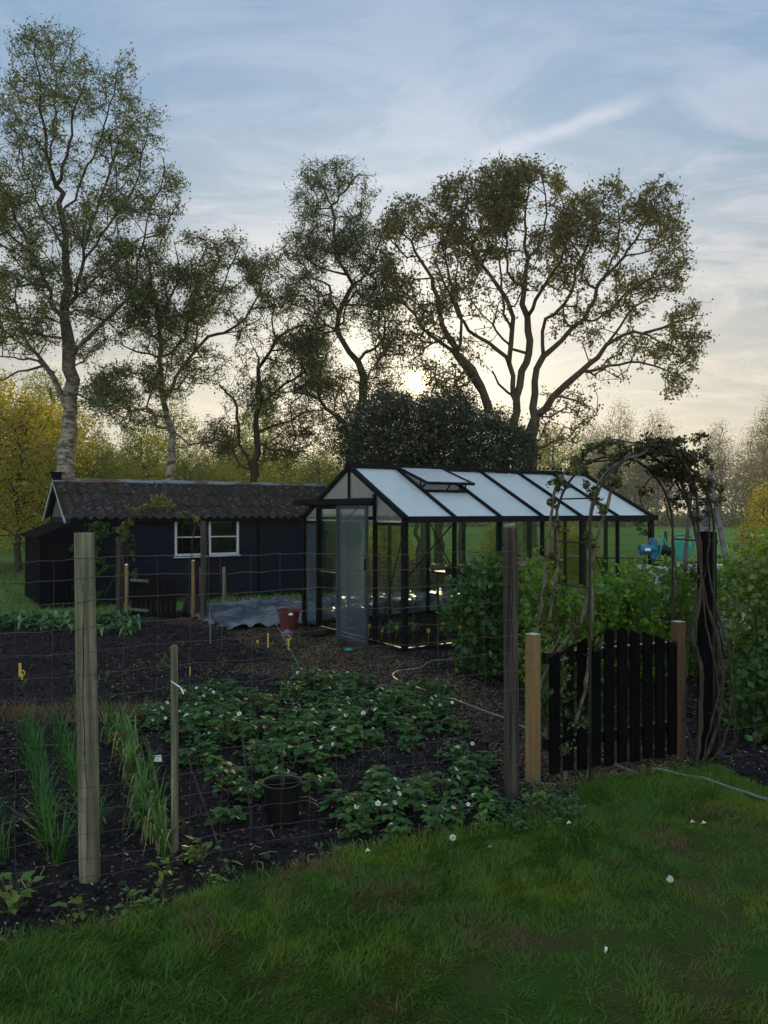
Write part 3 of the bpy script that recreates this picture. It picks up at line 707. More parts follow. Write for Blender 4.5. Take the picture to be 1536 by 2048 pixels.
for la, lb in wins:
    wn = MB(); t_ = 0.042; fr = -0.035
    wn.bar(S(la, fr, wz0 + t_ / 2), S(lb, fr, wz0 + t_ / 2), 0.05, t_); wn.bar(S(la, fr, wz1 - t_ / 2), S(lb, fr, wz1 - t_ / 2), 0.05, t_)
    wn.bar(S(la + t_ / 2, fr, wz0 + t_), S(la + t_ / 2, fr, wz1 - t_), t_, 0.05, up=sw); wn.bar(S(lb - t_ / 2, fr, wz0 + t_), S(lb - t_ / 2, fr, wz1 - t_), t_, 0.05, up=sw)
    wn.bar(S(la + t_, fr, (wz0 + wz1) / 2 + .01), S(lb - t_, fr, (wz0 + wz1) / 2 + .01), 0.035, 0.022)
    wo_ = wn.build('window', mt['whitepaint'], shed)
    sl_ = MB(); sl_.bar(S(la - .02, -0.055, wz0 - 0.02), S(lb + .02, -0.055, wz0 - 0.02), 0.10, 0.03); sl_.build('sill', mt['whitepaint'], wo_)
    gp_ = MB(); gp_.bar(S(la + .02, -0.012, (wz0 + wz1) / 2), S(lb - .02, -0.012, (wz0 + wz1) / 2), 0.004, wz1 - wz0 - .04); gp_.build('pane', mt['darkglass'], wo_)
# the store leaning on the left end
mb = MB(); za, zb = 1.44, 1.22
mb.hexa([S(-.55, 0.02, 0), S(-.06, 0.02, 0), S(-.06, 2.3, 0), S(-.55, 2.3, 0), S(-.55, 0.02, zb), S(-.06, 0.02, za), S(-.06, 2.3, za), S(-.55, 2.3, zb)])
for i in range(7): mb.bar(S(-.55 + .08 * i, 0.0, 0.02), S(-.55 + .08 * i, 0.0, zb - .03 + (za - zb) * i / 6.2), 0.018, 0.02, up=sw)
store = thing('lean_to_store', tuple(S(-.3, 0, 0)), 'low black tarred store with sloping top against the left end of the shed', 'store')
mb.build('wall', mt['shedbox'], store)
mb = MB(); mb.hexa([S(-.62, -.06, zb - .02), S(-.06, -.06, za + .005), S(-.06, 2.36, za + .005), S(-.62, 2.36, zb - .02), S(-.62, -.06, zb + .02), S(-.06, -.06, za + .04), S(-.06, 2.36, za + .04), S(-.62, 2.36, zb + .02)]); mb.build('roof', mt['shedbox'], store)

# ================================================================ GREENHOUSE
GA = math.radians(32.7); gu = Vector((math.cos(GA), math.sin(GA), 0)); gw = Vector((-gu.y, gu.x, 0)); GO = Vector((0.245, 9.14, 0))
def g(l, w_, z): return GO + gu * l + gw * w_ + Vector((0, 0, z))
GL, GW, GE, GR = 4.48, 2.62, 1.60, 2.265; BAY = GL / 6
gh = thing('greenhouse', tuple(g(GL / 2, GW / 2, 0)), 'black framed greenhouse with frosted glass roof, one roof vent propped open', 'greenhouse')
def sheet(mb, a, b, c_, d_):
    return mb.add([a, b, c_, d_], [(0, 1, 2, 3)])
def panel(mb, a, b, c_, d_, th=0.004):
    a, b, c_, d_ = map(Vector, (a, b, c_, d_)); n_ = (b - a).cross(d_ - a).normalized() * th; return mb.hexa([a, b, c_, d_, a + n_, b + n_, c_ + n_, d_ + n_])
fm = MB(); T = 0.05
for w_ in (0, GW):
    fm.bar(g(-.02, w_, 0.03), g(GL + .02, w_, 0.03), 0.05, 0.08)
for l in (0, GL): fm.bar(g(l, .03, 0.03), g(l, GW - .03, 0.03), 0.05, 0.075)
fm.build('base_frame', mt['alu'], gh)
for k_ in range(7):
    for w_ in (0, GW):
        end = k_ in (0, 6)
        p_ = MB(); p_.bar(g(k_ * BAY, w_, 0.07), g(k_ * BAY, w_, GE - .03), 0.065 if end else 0.042, 0.065 if end else 0.042, up=gw); p_.build('post', mt['alu'], gh)
# gable posts
dw0, dw1, dwm = 0.66, 2.14, 1.40; DZ = 1.80
for l in (0, GL):
    for w_ in ((dw0, dw1) if l == 0 else (0.87, 1.75)):
        zt = GE + (GR - GE) * (1 - abs(w_ - GW / 2) / (GW / 2))
        p_ = MB(); p_.bar(g(l, w_, 0.07), g(l, w_, zt - .02), 0.045, 0.045, up=gw); p_.build('post', mt['alu'], gh)
    p_ = MB(); p_.bar(g(l, GW / 2, DZ if l == 0 else 0.07), g(l, GW / 2, GR), 0.035, 0.035, up=gw); p_.build('post', mt['alu'], gh)
for k_ in range(7):      # rafters
    for sgn, wa in ((1, 0), (-1, GW)):
        p_ = MB(); ex = 0.0
        lft = 0.028
        p_.bar(g(k_ * BAY, wa - sgn * 0.03, GE - .015 + lft), g(k_ * BAY, GW / 2 - sgn * 0.01, GR - .005 + lft), 0.055 if k_ in (0, 6) else 0.026, 0.055 if k_ in (0, 6) else 0.05); p_.build('rafter', mt['alu'], gh)
p_ = MB(); p_.bar(g(-.05, GW / 2, GR + .045), g(GL + .05, GW / 2, GR + .045), 0.07, 0.05); p_.build('ridge', mt['alu'], gh)
for wa, sg in ((-0.05, 1), (GW + 0.05, -1)):
    p_ = MB(); p_.bar(g(-.04, wa, GE - .028), g(GL + .04, wa, GE - .028), 0.10, 0.02); p_.bar(g(-.04, wa - sg * .045, GE - .0), g(GL + .04, wa - sg * .045, GE - .0), 0.014, 0.075); p_.bar(g(-.04, wa + sg * .045, GE - .0), g(GL + .04, wa + sg * .045, GE - .0), 0.014, 0.055)
    p_.build('gutter', mt['alu'], gh)
p_ = MB(); p_.bar(g(0.026, 0.05, GE - .03), g(0.026, GW - .05, GE - .03), 0.02, 0.022); p_.build('tie_rail', mt['silver'], gh)
for a_, b_ in ((g(0.0, 0.04, GE - .06), g(0.0, dw0, GE - .06)), (g(0.0, dw1, GE - .06), g(0.0, GW - .04, GE - .06)), (g(GL, 0.04, GE - .05), g(GL, GW - .04, GE - .05))): p_ = MB(); p_.bar(a_, b_, 0.035, 0.035); p_.build('eave_rail', mt['alu'], gh)
# door track running past the corner
p_ = MB(); p_.bar(g(-.075, dw0 - .06, DZ + .04), g(-.075, GW + .16, DZ + .04), 0.05, 0.05); p_.bar(g(-.115, dw0 - .06, DZ + .0), g(-.115, GW + .16, DZ + .0), 0.03, 0.035); p_.bar(g(-.03, dw0 - .04, DZ - .01), g(-.03, GW - .1, DZ - .01), 0.04, 0.05); p_.build('door_track', mt['alu'], gh)
# sliding doors
def door(w0, w1, off, fmat, gmat, midrail, zb_=0.03):
    d_ = MB(); t_ = 0.045
    z1 = DZ - 0.03
    d_.bar(g(off, w0 + t_ / 2, zb_), g(off, w0 + t_ / 2, z1), t_, 0.03, up=gu); d_.bar(g(off, w1 - t_ / 2, zb_), g(off, w1 - t_ / 2, z1), t_, 0.03, up=gu)
    d_.bar(g(off, w0 + t_, z1 - .022), g(off, w1 - t_, z1 - .022), 0.03, 0.044); d_.bar(g(off, w0 + t_, zb_ + .03), g(off, w1 - t_, zb_ + .03), 0.03, 0.06)
    if midrail: d_.bar(g(off, w0 + t_, 0.84), g(off, w1 - t_, 0.84), 0.03, 0.04)
    o = d_.build('door', fmat, gh)
    q_ = MB(); panel(q_, g(off, w0 + .02, zb_ + .04), g(off, w1 - .02, zb_ + .04), g(off, w1 - .02, z1 - .04), g(off, w0 + .02, z1 - .04)); q_.build('pane', gmat, o)
    hd = MB(); hd.bar(g(off - .03, w0 + .02 if not midrail else w0 + .02, 0.95), g(off - .03, w0 + .02, 1.1), 0.015, 0.02); hd.build('handle', mt['alu'], o)
door(dw0 - .02, dwm + .02, -0.125, mt['glarealu'], mt['haze'], False, 0.0)
door(dwm + .03, dw1 - .02, -0.06, mt['alu'], mt['glass'], True)
# glazing
def pane(*c, mat='glass', nm='pane'):
    q_ = MB(); (sheet if mat == 'gableglass' else panel)(q_, *c); return q_.build(nm, mt[mat], gh)
for k_ in range(6):
    la, lb = k_ * BAY + .02, (k_ + 1) * BAY - .02
    pane(g(la, 0, .07), g(lb, 0, .07), g(lb, 0, GE - .04), g(la, 0, GE - .04)); pane(g(la, GW, .07), g(lb, GW, .07), g(lb, GW, GE - .04), g(la, GW, GE - .04))
    for sgn, wa in ((1, 0), (-1, GW)):
        def sp(l, s_, up=0.0): return g(l, wa + sgn * (s_ * GW / 2), GE + .012 + s_ * (GR - GE) + up)
        la2, lb2 = k_ * BAY + .012, (k_ + 1) * BAY - .012
        vent = (k_ == 1 and sgn == 1) or (k_ == 4 and sgn == -1)
        q_ = MB(); c4 = [sp(la2, 0), sp(lb2, 0), sp(lb2, 0.50 if vent else 0.99), sp(la2, 0.50 if vent else 0.99)]
        if sgn < 0: c4.reverse()
        sheet(q_, *c4); q_.build('roof_pane', mt['roofglass'], gh)
        if vent:
            r_ = MB(); r_.bar(sp(la2, .51, .015), sp(lb2, .51, .015), 0.045, 0.035); r_.build('vent_sill', mt['alu'], gh)
            th = math.radians(8.5 if sgn == 1 else 2); hz = sp(0, 0.975, 0.045); dn = (sp(0, 0) - sp(0, 1)).normalized(); nn = gu.cross(dn) * (1 if sgn == 1 else -1)
            if nn.z < 0: nn = -nn
            vd = dn * math.cos(th) + nn * math.sin(th); vn = gu.cross(vd).normalized(); vn = vn if vn.z > 0 else -vn; ln = 0.76
            def vp(l, d_, u_=0): return hz + gu * l + vd * d_ + vn * u_
            f_ = MB(); wa_, wb_ = la2 - .02, lb2 + .02
            f_.bar(vp(wa_, 0), vp(wa_, ln), 0.035, 0.03, up=vn); f_.bar(vp(wb_, 0), vp(wb_, ln), 0.035, 0.03, up=vn); f_.bar(vp(wa_ - .018, ln), vp(wb_ + .018, ln), 0.035, 0.032, up=vn); f_.bar(vp(wa_, .01), vp(wb_, .01), 0.03, 0.03, up=vn)
            vo = f_.build('roof_vent', mt['alu'], gh)
            q_ = MB(); sheet(q_, vp(wa_ + .015, .02), vp(wb_ - .015, .02), vp(wb_ - .015, ln - .01), vp(wa_ + .015, ln - .01)); q_.build('pane', mt['roofglass'], vo)
            if sgn == 1:
                for a_, b_ in ((vp((wa_ + wb_) / 2, ln), sp((wa_ + wb_) / 2, .51)), (vp(wa_, ln * .8), sp(wa_, .56)), (vp(wb_, ln * .8), sp(wb_, .56))): r_ = MB(); r_.bar(a_, b_, 0.013, 0.018); r_.build('vent_arm', mt['alu'], vo)
# gable glass
def ztop(w_): return GE + (GR - GE) * (1 - abs(w_ - GW / 2) / (GW / 2)) - .01
for l in (0.0, GL):
    segs = [(0.03, dw0), (dw0, GW / 2), (GW / 2, dw1), (dw1, GW - .03)]
    for wa, wb in segs:
        if not (l == 0 and (wa >= dw0 and wb <= dw1)): pane(g(l, wa + .02, .07), g(l, wb - .02, .07), g(l, wb - .02, GE - .045), g(l, wa + .02, GE - .045), mat='haze' if (l == 0 and wa >= dw1 - .01) else 'glass')
        zb_ = DZ + .04 if (l == 0 and wa >= dw0 and wb <= dw1) else GE - .03
        if ztop(wa) > zb_ and ztop(wb) > zb_: pane(g(l, wa + .012, zb_), g(l, wb - .012, zb_), g(l, wb - .012, ztop(wb)), g(l, wa + .012, ztop(wa)), mat='gableglass', nm='gable_pane')
        else:
            q_ = MB(); a_, b_, c_ = (g(l, wb, zb_), g(l, wb, ztop(wb)), g(l, wa, zb_)) if wa < 1 else (g(l, wa, zb_), g(l, wa, ztop(wa)), g(l, wb, zb_))
            q_.add([a_, b_, c_], [(0, 1, 2)]); q_.build('gable_pane', mt['gableglass'], gh)
# braces
bl = [(g(.02, .03, GE - .1), g(.02, dw0 - .05, .12)), (g(.05, .03, .9), g(BAY, .03, GE - .06)), (g(.02, GW - .04, GE - .15), g(.02, dw1, .1)), (g(4 * BAY, .03, GE - .06), g(5 * BAY, .03, .4)), (g(3 * BAY, GW - .03, GE - .06), g(4 * BAY, GW - .03, .3)), (g(4.4 * BAY, GW - .03, .1), g(5.4 * BAY, GW - .03, GE - .1)),
      (g(.03, dw0 - .05, GE - .06), g(.03, 0.35, ztop(0.35) - .06)), (g(.03, .35, GE - .03), g(.03, 0.1, GE + .08))]
for a_, b_ in bl: p_ = MB(); p_.bar(a_, b_, 0.014, 0.014); p_.build('brace', mt['alu'], gh)
# ridge cresting and finials
mb = MB(); k_ = 0; l = 0.04
while l < GL:
    c_ = g(l, GW / 2, GR + .068)
    mb.bar(c_, c_ + Vector((0, 0, .062)), .009, .008, up=gw)
    mb.bar(c_ + Vector((0, 0, .03)) - gu * .022, c_ + Vector((0, 0, .03)) + gu * .022, .008, .009)
    mb.bar(c_ + Vector((0, 0, .028)) - gu * .0, c_ + Vector((0, 0, .055)) + gu * .02, .008, .008); mb.bar(c_ + Vector((0, 0, .028)), c_ + Vector((0, 0, .055)) - gu * .02, .008, .008)
    l += 0.095
mb.build('ridge_cresting', mt['alu'], gh)
for l in (-.03, GL + .03):
    f_ = MB(); f_.lathe([(0.0, -.02), (.018, 0), (.012, .02), (.02, .035), (.008, .06), (.005, .10), (0, .13)], 10, tuple(g(l, GW / 2, GR + .05))); f_.build('finial', mt['alu'], gh, True)

# ---------------------------------------------------------------- inside and round the greenhouse
bn = thing('potting_bench', tuple(g(3.4, 2.2, 0)), 'black potting bench inside the greenhouse along its far glass', 'bench')
mb = MB(); mb.bar(g(2.2, 2.2, .72), g(4.3, 2.2, .72), .5, .03); mb.build('bench_top', mt['alu'], bn)
for l in (2.3, 4.2):
    for w_ in (2.0, 2.42): mb = MB(); mb.bar(g(l, w_, 0), g(l, w_, .70), .03, .03, up=gw); mb.build('leg', mt['alu'], bn)
def tray(l, w_, lab, z=.736, sx=.5, sy=.3, h=.09, m='blackplastic'):
    t_ = MB(); c_ = g(l, w_, z)
    for s_ in (-1, 1):
        t_.bar(c_ - gu * sx / 2 + gw * s_ * sy / 2 + Vector((0, 0, h / 2)), c_ + gu * sx / 2 + gw * s_ * sy / 2 + Vector((0, 0, h / 2)), .012, h)
        t_.bar(c_ + gu * s_ * sx / 2 - gw * (sy / 2 - .007) + Vector((0, 0, h / 2)), c_ + gu * s_ * sx / 2 + gw * (sy / 2 - .007) + Vector((0, 0, h / 2)), .012, h)
    t_.bar(c_ - gu * (sx / 2 - .007) + Vector((0, 0, .02)), c_ + gu * (sx / 2 - .007) + Vector((0, 0, .02)), sy - .014, .03)
    tag(t_.build('seed_tray', mt[m]), lab, 'seed tray', 'seed trays on the bench')
tray(2.6, 2.15, 'black seed tray at the near end of the greenhouse bench'); tray(3.35, 2.15, 'black seed tray in the middle of the greenhouse bench'); tray(3.95, 2.15, 'pale grey seed tray at the far end of the greenhouse bench', m='paleplastic')
# small pale lamp or camera under the eave
t_ = thing('security_camera', tuple(g(5.0 * BAY, GW - .15, GE - .14)), 'small pale cylindrical camera under the greenhouse eave', 'camera')
mb = MB(); c_ = g(5.0 * BAY, GW - .18, GE - .16); mb.tube([c_, c_ + gu * .02, c_ + gu * .22 + Vector((0, 0, .02))], [.03, .035, .035], 10); mb.build('housing', mt['labelwhite'], t_, True)
mb = MB(); mb.bar(c_ + gu * .12 + Vector((0, 0, .03)), c_ + gu * .12 + Vector((0, 0, .12)), .015, .015); mb.build('bracket', mt['alu'], t_)

# yellow plant tags inside and in the beds
def stick(x, y, h, lab, m='yellow', w_=0.022, tilt=0.0, grp=None, name='plant_tag', cat='plant tag', loop=False):
    p = G(x, y); p.z = soil_z(p.x, p.y) - .01 if p.y < 12 else 0; mb = MB(); tp = p + Vector((tilt * h, 0, h)); mb.bar(p, tp, w_, .004, up=(0, 1, 0))
    if loop: mb.tube([tp + Vector((.03 * math.cos(a), 0, .03 * math.sin(a))) for a in np.linspace(-2.6, 1.9, 9)], .006, 5)
    tag(mb.build(name, mt[m]), lab, cat, grp)
tg = 'yellow tags and markers in the soil'
stick(40, 1352, .145, 'yellow tag upright in bare soil at the far left', w_=.028, grp=tg); stick(44, 1358, .08, 'short curled yellow tag beside the leftmost taller one', grp=tg, loop=True)
stick(536, 1296, .20, 'pale yellow stick left of the looped stick in bare soil', grp=tg, w_=.02); stick(577, 1302, .16, 'yellow stick with looped top near the terracotta pot', grp=tg, loop=True); stick(380, 1350, .10, 'short yellow stick right of the thin grey stake', grp=tg, w_=.014); stick(515, 1287, .05, 'tiny yellow tag in the soil in front of the tarpaulin', grp=tg, w_=.03)
for (l, w_, lab) in ((.55, 1.0, 'yellow tag hanging low inside the greenhouse door'), (.75, .55, 'yellow tag in the greenhouse bed near the corner post'), (.3, 1.3, 'square yellow tag at the foot of the greenhouse door'), (.25, .9, 'square yellow tag right of another behind the gable glass'), (1.3, .6, 'thin yellow tag in the greenhouse bed by the second bay')):
    c_ = g(l, w_, 0); mb = MB(); mb.bar(c_, c_ + Vector((0, 0, .12)), .006, .004); mb.bar(c_ + Vector((0, -.004, .12)), c_ + Vector((0, -.004, .17)), .045, .004, up=(0, 1, 0)); tag(mb.build('plant_tag', mt['yellow']), lab, 'plant tag', 'yellow tags inside the greenhouse')

# tarpaulin draped over a low heap between shed and greenhouse
mb = MB(); n1, n2 = 110, 46
for i in range(n1 + 1):
    for j in range(n2 + 1):
        l = -1.15 + 5.4 * i / n1; w_ = 2.74 + 2.0 * j / n2 + 0.10 * fbm(i * .05, 4, 1.2, 2)
        e = min(i / 9, 1, (n1 - i) / 9) * min(j / 7, 1, (n2 - j) / 7); e = max(0, e) ** 0.7
        c_ = g(l, w_, 0); c_.x += .05 * fbm(c_.x, c_.y, 2, 2)
        if i in (0, n1): c_ += gu * .10 * fbm(j * .3, 9, 1.3, 2)
        h = (0.14 + .10 * fbm(c_.x + 3, c_.y, .8, 2)) * e + abs(fbm(c_.x, c_.y * 1.6, 2.6, 3)) * .09 + abs(fbm(c_.x * 1.5 + 7, c_.y, 6, 3)) * .035 + .01
        mb.v.append((c_.x, c_.y, max(h, .006)))
for i in range(n1):
    for j in range(n2): a = i * (n2 + 1) + j; mb.f.append((a, a + n2 + 1, a + n2 + 2, a + 1))
o = mb.build('tarpaulin', mt['plastic_tarp'], smooth=False); tag(o, 'crumpled dark blue and silver plastic tarpaulin spread beside the greenhouse', 'tarpaulin')
md = o.modifiers.new('thickness', 'SOLIDIFY'); md.thickness = 0.004
o.data.polygons.foreach_set('use_smooth', [True] * len(o.data.polygons))

def pot(name, c, r0, r1, h, mat, label, cat, rim=.02, soil=.82, n=28, group=None, sm=True):
    t_ = thing(name, tuple(c), label, cat, group); mb = MB()
    mb.lathe([(0, 0), (r0, 0), (r1 * .97, h - rim * 1.8), (r1 * 1.05, h - rim * 1.7), (r1 * 1.07, h), (r1 * .98, h), (r1 * .93, h - rim), (r0 * .93, .012), (0, .012)], n, tuple(c)); mb.build('body', mat, t_)
    if soil: mb = MB(); rr_ = r0 + (r1 - r0) * soil; mb.lathe([(0, h * soil + .01), (rr_ * .6, h * soil + .008), (rr_ * .93, h * soil)], n, tuple(c)); mb.build('soil', mt['soil'], t_)
    return t_
tp0 = G(578, 1259, 0.0); pt = pot('flower_pot', tp0, .115, .158, .29, mt['terracotta'], 'terracotta plastic pot holding a dry twig beside the greenhouse corner', 'flower pot')
mb = MB(); mb.tube([tp0 + Vector((0, 0, .25)), tp0 + Vector((.005, 0, .36)), tp0 + Vector((-.01, 0, .44)), tp0 + Vector((-.004, 0, .47))], [.008, .01, .016, .008], 6); mb.tube([tp0 + Vector((.03, 0, .25)), tp0 + Vector((.035, 0, .42))], .006, 5); mb.build('plant', mt['greyboard'], pt)
mb = MB(); mb.bar(tp0 + Vector((.02, -.188, .245)), tp0 + Vector((.075, -.183, .245)), .006, .03); mb.build('label', mt['labelwhite'], pt)
c_ = G(628, 1272, 0); t_ = thing('seed_tray', tuple(c_), 'black tray lying tipped by the greenhouse corner', 'tray'); mb = MB(); mb.bar(c_ + Vector((-.14, 0, .03)), c_ + Vector((.16, -.05, .05)), .22, .012); mb.bar(c_ + Vector((-.14, -.11, .06)), c_ + Vector((.16, -.16, .08)), .012, .07); mb.bar(c_ + Vector((-.14, .11, .06)), c_ + Vector((.16, .06, .08)), .012, .07); mb.bar(c_ + Vector((-.14, -.11, .06)), c_ + Vector((-.14, .11, .06)), .012, .07); mb.build('body', mt['blackplastic'], t_)
mb = MB(); c_ = G(575, 1270, 0); mb.lathe([(0, .0), (.09, .0), (.085, .03), (.02, .075), (0, .08)], 12, tuple(c_)); tag(mb.build('plant_cover', mt['stone']), 'small grey green cone lying in front of the terracotta pot', 'plant cover')
mb = MB(); c_ = G(698, 1302, .02); mb.lathe([(0, .0), (.05, .005), (.055, .02), (.03, .035), (0, .03)], 9, tuple(c_)); tag(mb.build('plastic_cup', mt['teal']), 'small crushed green plastic cup on the path before the greenhouse door', 'cup')
bc = G(564, 1640, 0.01)
bk = pot('bucket', bc, .084, .103, .21, mt['blackplastic'], 'black plastic bucket standing among the strawberry plants', 'bucket', rim=.012, soil=None, n=36)
# white tag on a stem among the garlic
c_ = G(316, 1560); t_ = thing('marker_sign', tuple(c_), 'small white rectangular marker with black holder beside the garlic', 'marker'); mb = MB(); mb.bar(c_ + Vector((0, 0, 0)), c_ + Vector((0, 0, .10)), .006, .006); mb.box(c_ + Vector((0, 0, .09)), .055, .03, .03); mb.build('holder', mt['blackplastic'], t_)
mb = MB(); mb.bar(c_ + Vector((-.026, -.012, .135)), c_ + Vector((.026, -.012, .14)), .004, .045); mb.build('label', mt['labelwhite'], t_)

# wattle hurdle and log stack behind the greenhouse
t_ = thing('wattle_hurdle', tuple(P(790, HZ, 15.9).xy.to_3d()), 'brown woven wattle hurdle standing behind the tarpaulin', 'hurdle')
hA, hB = P(738, HZ, 15.7), P(838, HZ, 16.0); hA.z = hB.z = 0; mb = MB(); hd_ = hB - hA; hn = Vector((-hd_.y, hd_.x, 0)).normalized()
for r_ in range(15):
    z = .06 + r_ * .044; mb.tube([hA + hd_ * t + hn * .022 * math.sin(t * 16 + r_ * math.pi) + Vector((0, 0, z + .012 * fbm(t * 4, r_, 1.0))) for t in np.linspace(-.02 - R.random() * .04, 1.02 + R.random() * .04, 20)], .014, 5)
mb.build('rods', mt['wattle'], t_)
for i in range(6): mb = MB(); p_ = hA + hd_ * (i / 5.0); mb.tube([p_, p_ + Vector((0, 0, .76))], .02, 6); mb.build('stake', mt['wattle'], t_)
la_, lb_ = P(848, HZ, 17.2), P(908, HZ, 17.4)
for r_ in range(4):
    for i in range(6 - r_):
        p_ = la_.lerp(lb_, (i + .5 + .5 * r_) / 6); p_.z = .075 + r_ * .125; rr_ = R.uniform(.055, .075); mb = MB()
        pts = [p_ + Vector((-.05, -.35, R.uniform(-.01, .01))), p_ + Vector((.02, .35, 0))]; mb.tube(pts, [rr_, rr_ * .9], 9); tag(mb.build('log', mt['log']), 'sawn log in the stack behind the greenhouse', 'log', 'logs stacked behind the greenhouse')
# wooden rail running behind the greenhouse
t_ = thing('rail_fence', (2.5, 14.6, 0), 'low grey single rail fence behind the greenhouse', 'fence')
ra, rb = P(1030, 1109, 15.0), P(1300, 1116, 13.6); mb = MB(); mb.tube([ra, (ra + rb) / 2 + Vector((0, 0, -.01)), rb], .028, 8); mb.build('rail', mt['post'], t_, True)
for t in (.03, .36, .68, .97): p_ = ra.lerp(rb, t) + Vector((0, .04, .04)); mb = MB(); mb.tube([(p_.x, p_.y, -.03), p_], .03, 8); mb.build('fence_post', mt['darkpost'], t_)
# posts of the pasture fence
pf = thing('pasture_fence', (2, 24, 0), 'line of thin wooden posts and wires at the near edge of the pasture', 'fence')
pp = []
for i in range(12):
    x = -8 + i * 2.4 + R.uniform(-.1, .1); y = 23.5 + .05 * x; h = R.uniform(1.0, 1.15); pp.append((x, y)); mb = MB(); mb.tube([(x, y, -.05), (x + R.uniform(-.03, .03), y, h)], .055, 7); mb.build('fence_post', mt['darkpost'], pf)
for z in (.35, .65, .95): mb = MB(); mb.tube([(x, y - .05, z) for x, y in pp], .004, 3); mb.build('wire', mt['wire'], pf)

# ---------------------------------------------------------------- wire fence with posts
F1 = G(181, 1762); F2 = G(1024, 1603); fd = (F2 - F1).normalized(); fnm = Vector((fd.y, -fd.x, 0))
wf = thing('wire_fence', tuple(F1), 'rusty square mesh wire fence on thick round posts along the vegetable beds', 'fence')
def round_post(base, top_z, r, mat, parent, name='fence_post', n=16, lean=(0, 0), flat=True):
    mb = MB(); h = top_z - base.z; k = 14; pts = []; rad = []
    for i in range(k + 1):
        t = i / k; pts.append(base + Vector((lean[0] * t + .002 * fbm(t * 3, base.x, 2), lean[1] * t, -.1 + (h + .1) * t))); rad.append(r * (1.03 - .05 * t) * (1 + .02 * fbm(t * 5, base.y, 1.5)))
    pts.append(pts[-1] + Vector((0, 0, .006))); rad.append(r * .93)
    mb.tube(pts, rad, n); return mb.build(name, mat, parent, smooth=True, bevel=0)
p1 = round_post(F1, 1.594, .0455, mt['post'], wf, lean=(-.03, 0)); p1['label'] = 'pale greenish weathered post, thicker and lighter than the other'
p2 = round_post(F2, 1.594, .043, mt['darkpost'], wf, lean=(-.01, 0)); p2['label'] = 'darker brown weathered post nearer the gate'
for b_, r_, dx in ((F1, .0455, -.012), (F2, .043, .010), (F2, .043, -.016)):
    mb = MB(); vdir = Vector((-b_.x, -b_.y, 0)).normalized(); sdd = Vector((-vdir.y, vdir.x, 0)); pts = []; z0_, z1_ = (.1, 1.45) if dx < 0 else (.5, 1.57)
    for k in range(30): t = k / 29; z = z0_ + (z1_ - z0_) * t; o_ = dx + .004 * math.sin(t * 9) + .002 * math.sin(t * 31); pts.append(b_ + Vector((-.03 * z / 1.6 if b_ is F1 else -.01 * z / 1.6, 0, z)) + sdd * o_ + vdir * (math.sqrt(max(0, r_ * r_ - o_ * o_)) - .0006))
    mb.tube(pts, [.0016 * (1 - abs(k / 14.5 - 1) ** 3) * (.7 + .5 * math.sin(k * 1.7) ** 2) + .0004 for k in range(30)], 5); mb.build('crack', mt['blackwood'], wf)
FA = F1 - fd * 2.9; FB = F2 + fd * .16
zs = [.04, .12, .23, .335, .443, .55, .655, .765, .87, .973, 1.076, 1.18, 1.293, 1.392, 1.477]
flen = (FB - FA).length
def fpt(s_, z): p = FA + fd * s_ - fnm * -.052; sag = .010 * math.sin(s_ * 2.1 + z * 5) + .006 * math.sin(s_ * 7.3 + z * 3); return Vector((p.x, p.y, z + sag))
for i, z in enumerate(zs):
    mb = MB(); m = 70; mb.tube([fpt(flen * k / m, z + .0035 * math.sin(k * 2.7 + i)) for k in range(m + 1)], .0017 if z > 1.1 else .0012, 4, cap=False); mb.build('wire', mt['wire'], wf, True)
s_ = 0.04
while s_ < flen:
    mb = MB(); mb.tube([fpt(s_ + .004 * math.sin(z * 9 + s_ * 3), z) for z in zs], .00085, 3, cap=False); mb.build('wire', mt['wire'], wf); s_ += 0.15
# fence on the far side of the arch
B1 = G(1414, 1526)
wf2 = thing('wire_fence', tuple(B1), 'wire mesh fence with a black tarred post right of the rose arch', 'fence')
round_post(B1, 1.555, .062, mt['tar'], wf2, lean=(.0, 0))
fd2 = Vector((.93, .36, 0)).normalized()
for z in zs[::2]: mb = MB(); mb.tube([B1 + fd2 * (2.6 * k / 20) + Vector((0, -.06, z + .006 * math.sin(k * 1.3 + z * 8))) for k in range(21)], .0013, 4); mb.build('wire', mt['wire'], wf2)
for k in range(17): mb = MB(); mb.tube([B1 + fd2 * (.08 + .15 * k) + Vector((0, -.06, z)) for z in (.04, 1.46)], .0009, 3); mb.build('wire', mt['wire'], wf2)
E2 = B1 + fd2 * 2.6; round_post(Vector((E2.x, E2.y, 0)), 1.5, .045, mt['darkpost'], wf2)
# thin square stake in the bed
b_ = G(350, 1703); mb = MB(); mb.bar(b_ - Vector((0, 0, .05)), b_ + Vector((-.012, .03, 1.02)), .026, .024, up=(0.3, 1, 0)); mb.bar(b_ + Vector((-.012, .03, 1.021)), b_ + Vector((-.012, .03, 1.027)), .02, .018, up=(0.3, 1, 0)); tag(mb.build('stake', mt['post']), 'thin grey wooden stake standing in the bed beside the garlic', 'stake')
# string tied to it
mb = MB(); t0 = G(330, 1700); mb.tube([P(342, 1362, 3.78), P(352, 1369, 3.76), P(362, 1376, 3.74), P(367, 1388, 3.73)], [.002, .003, .005, .003], 5); tag(mb.build('plastic_strip', mt['labelwhite']), 'white plastic strip tied to the thin grey stake', 'strip')

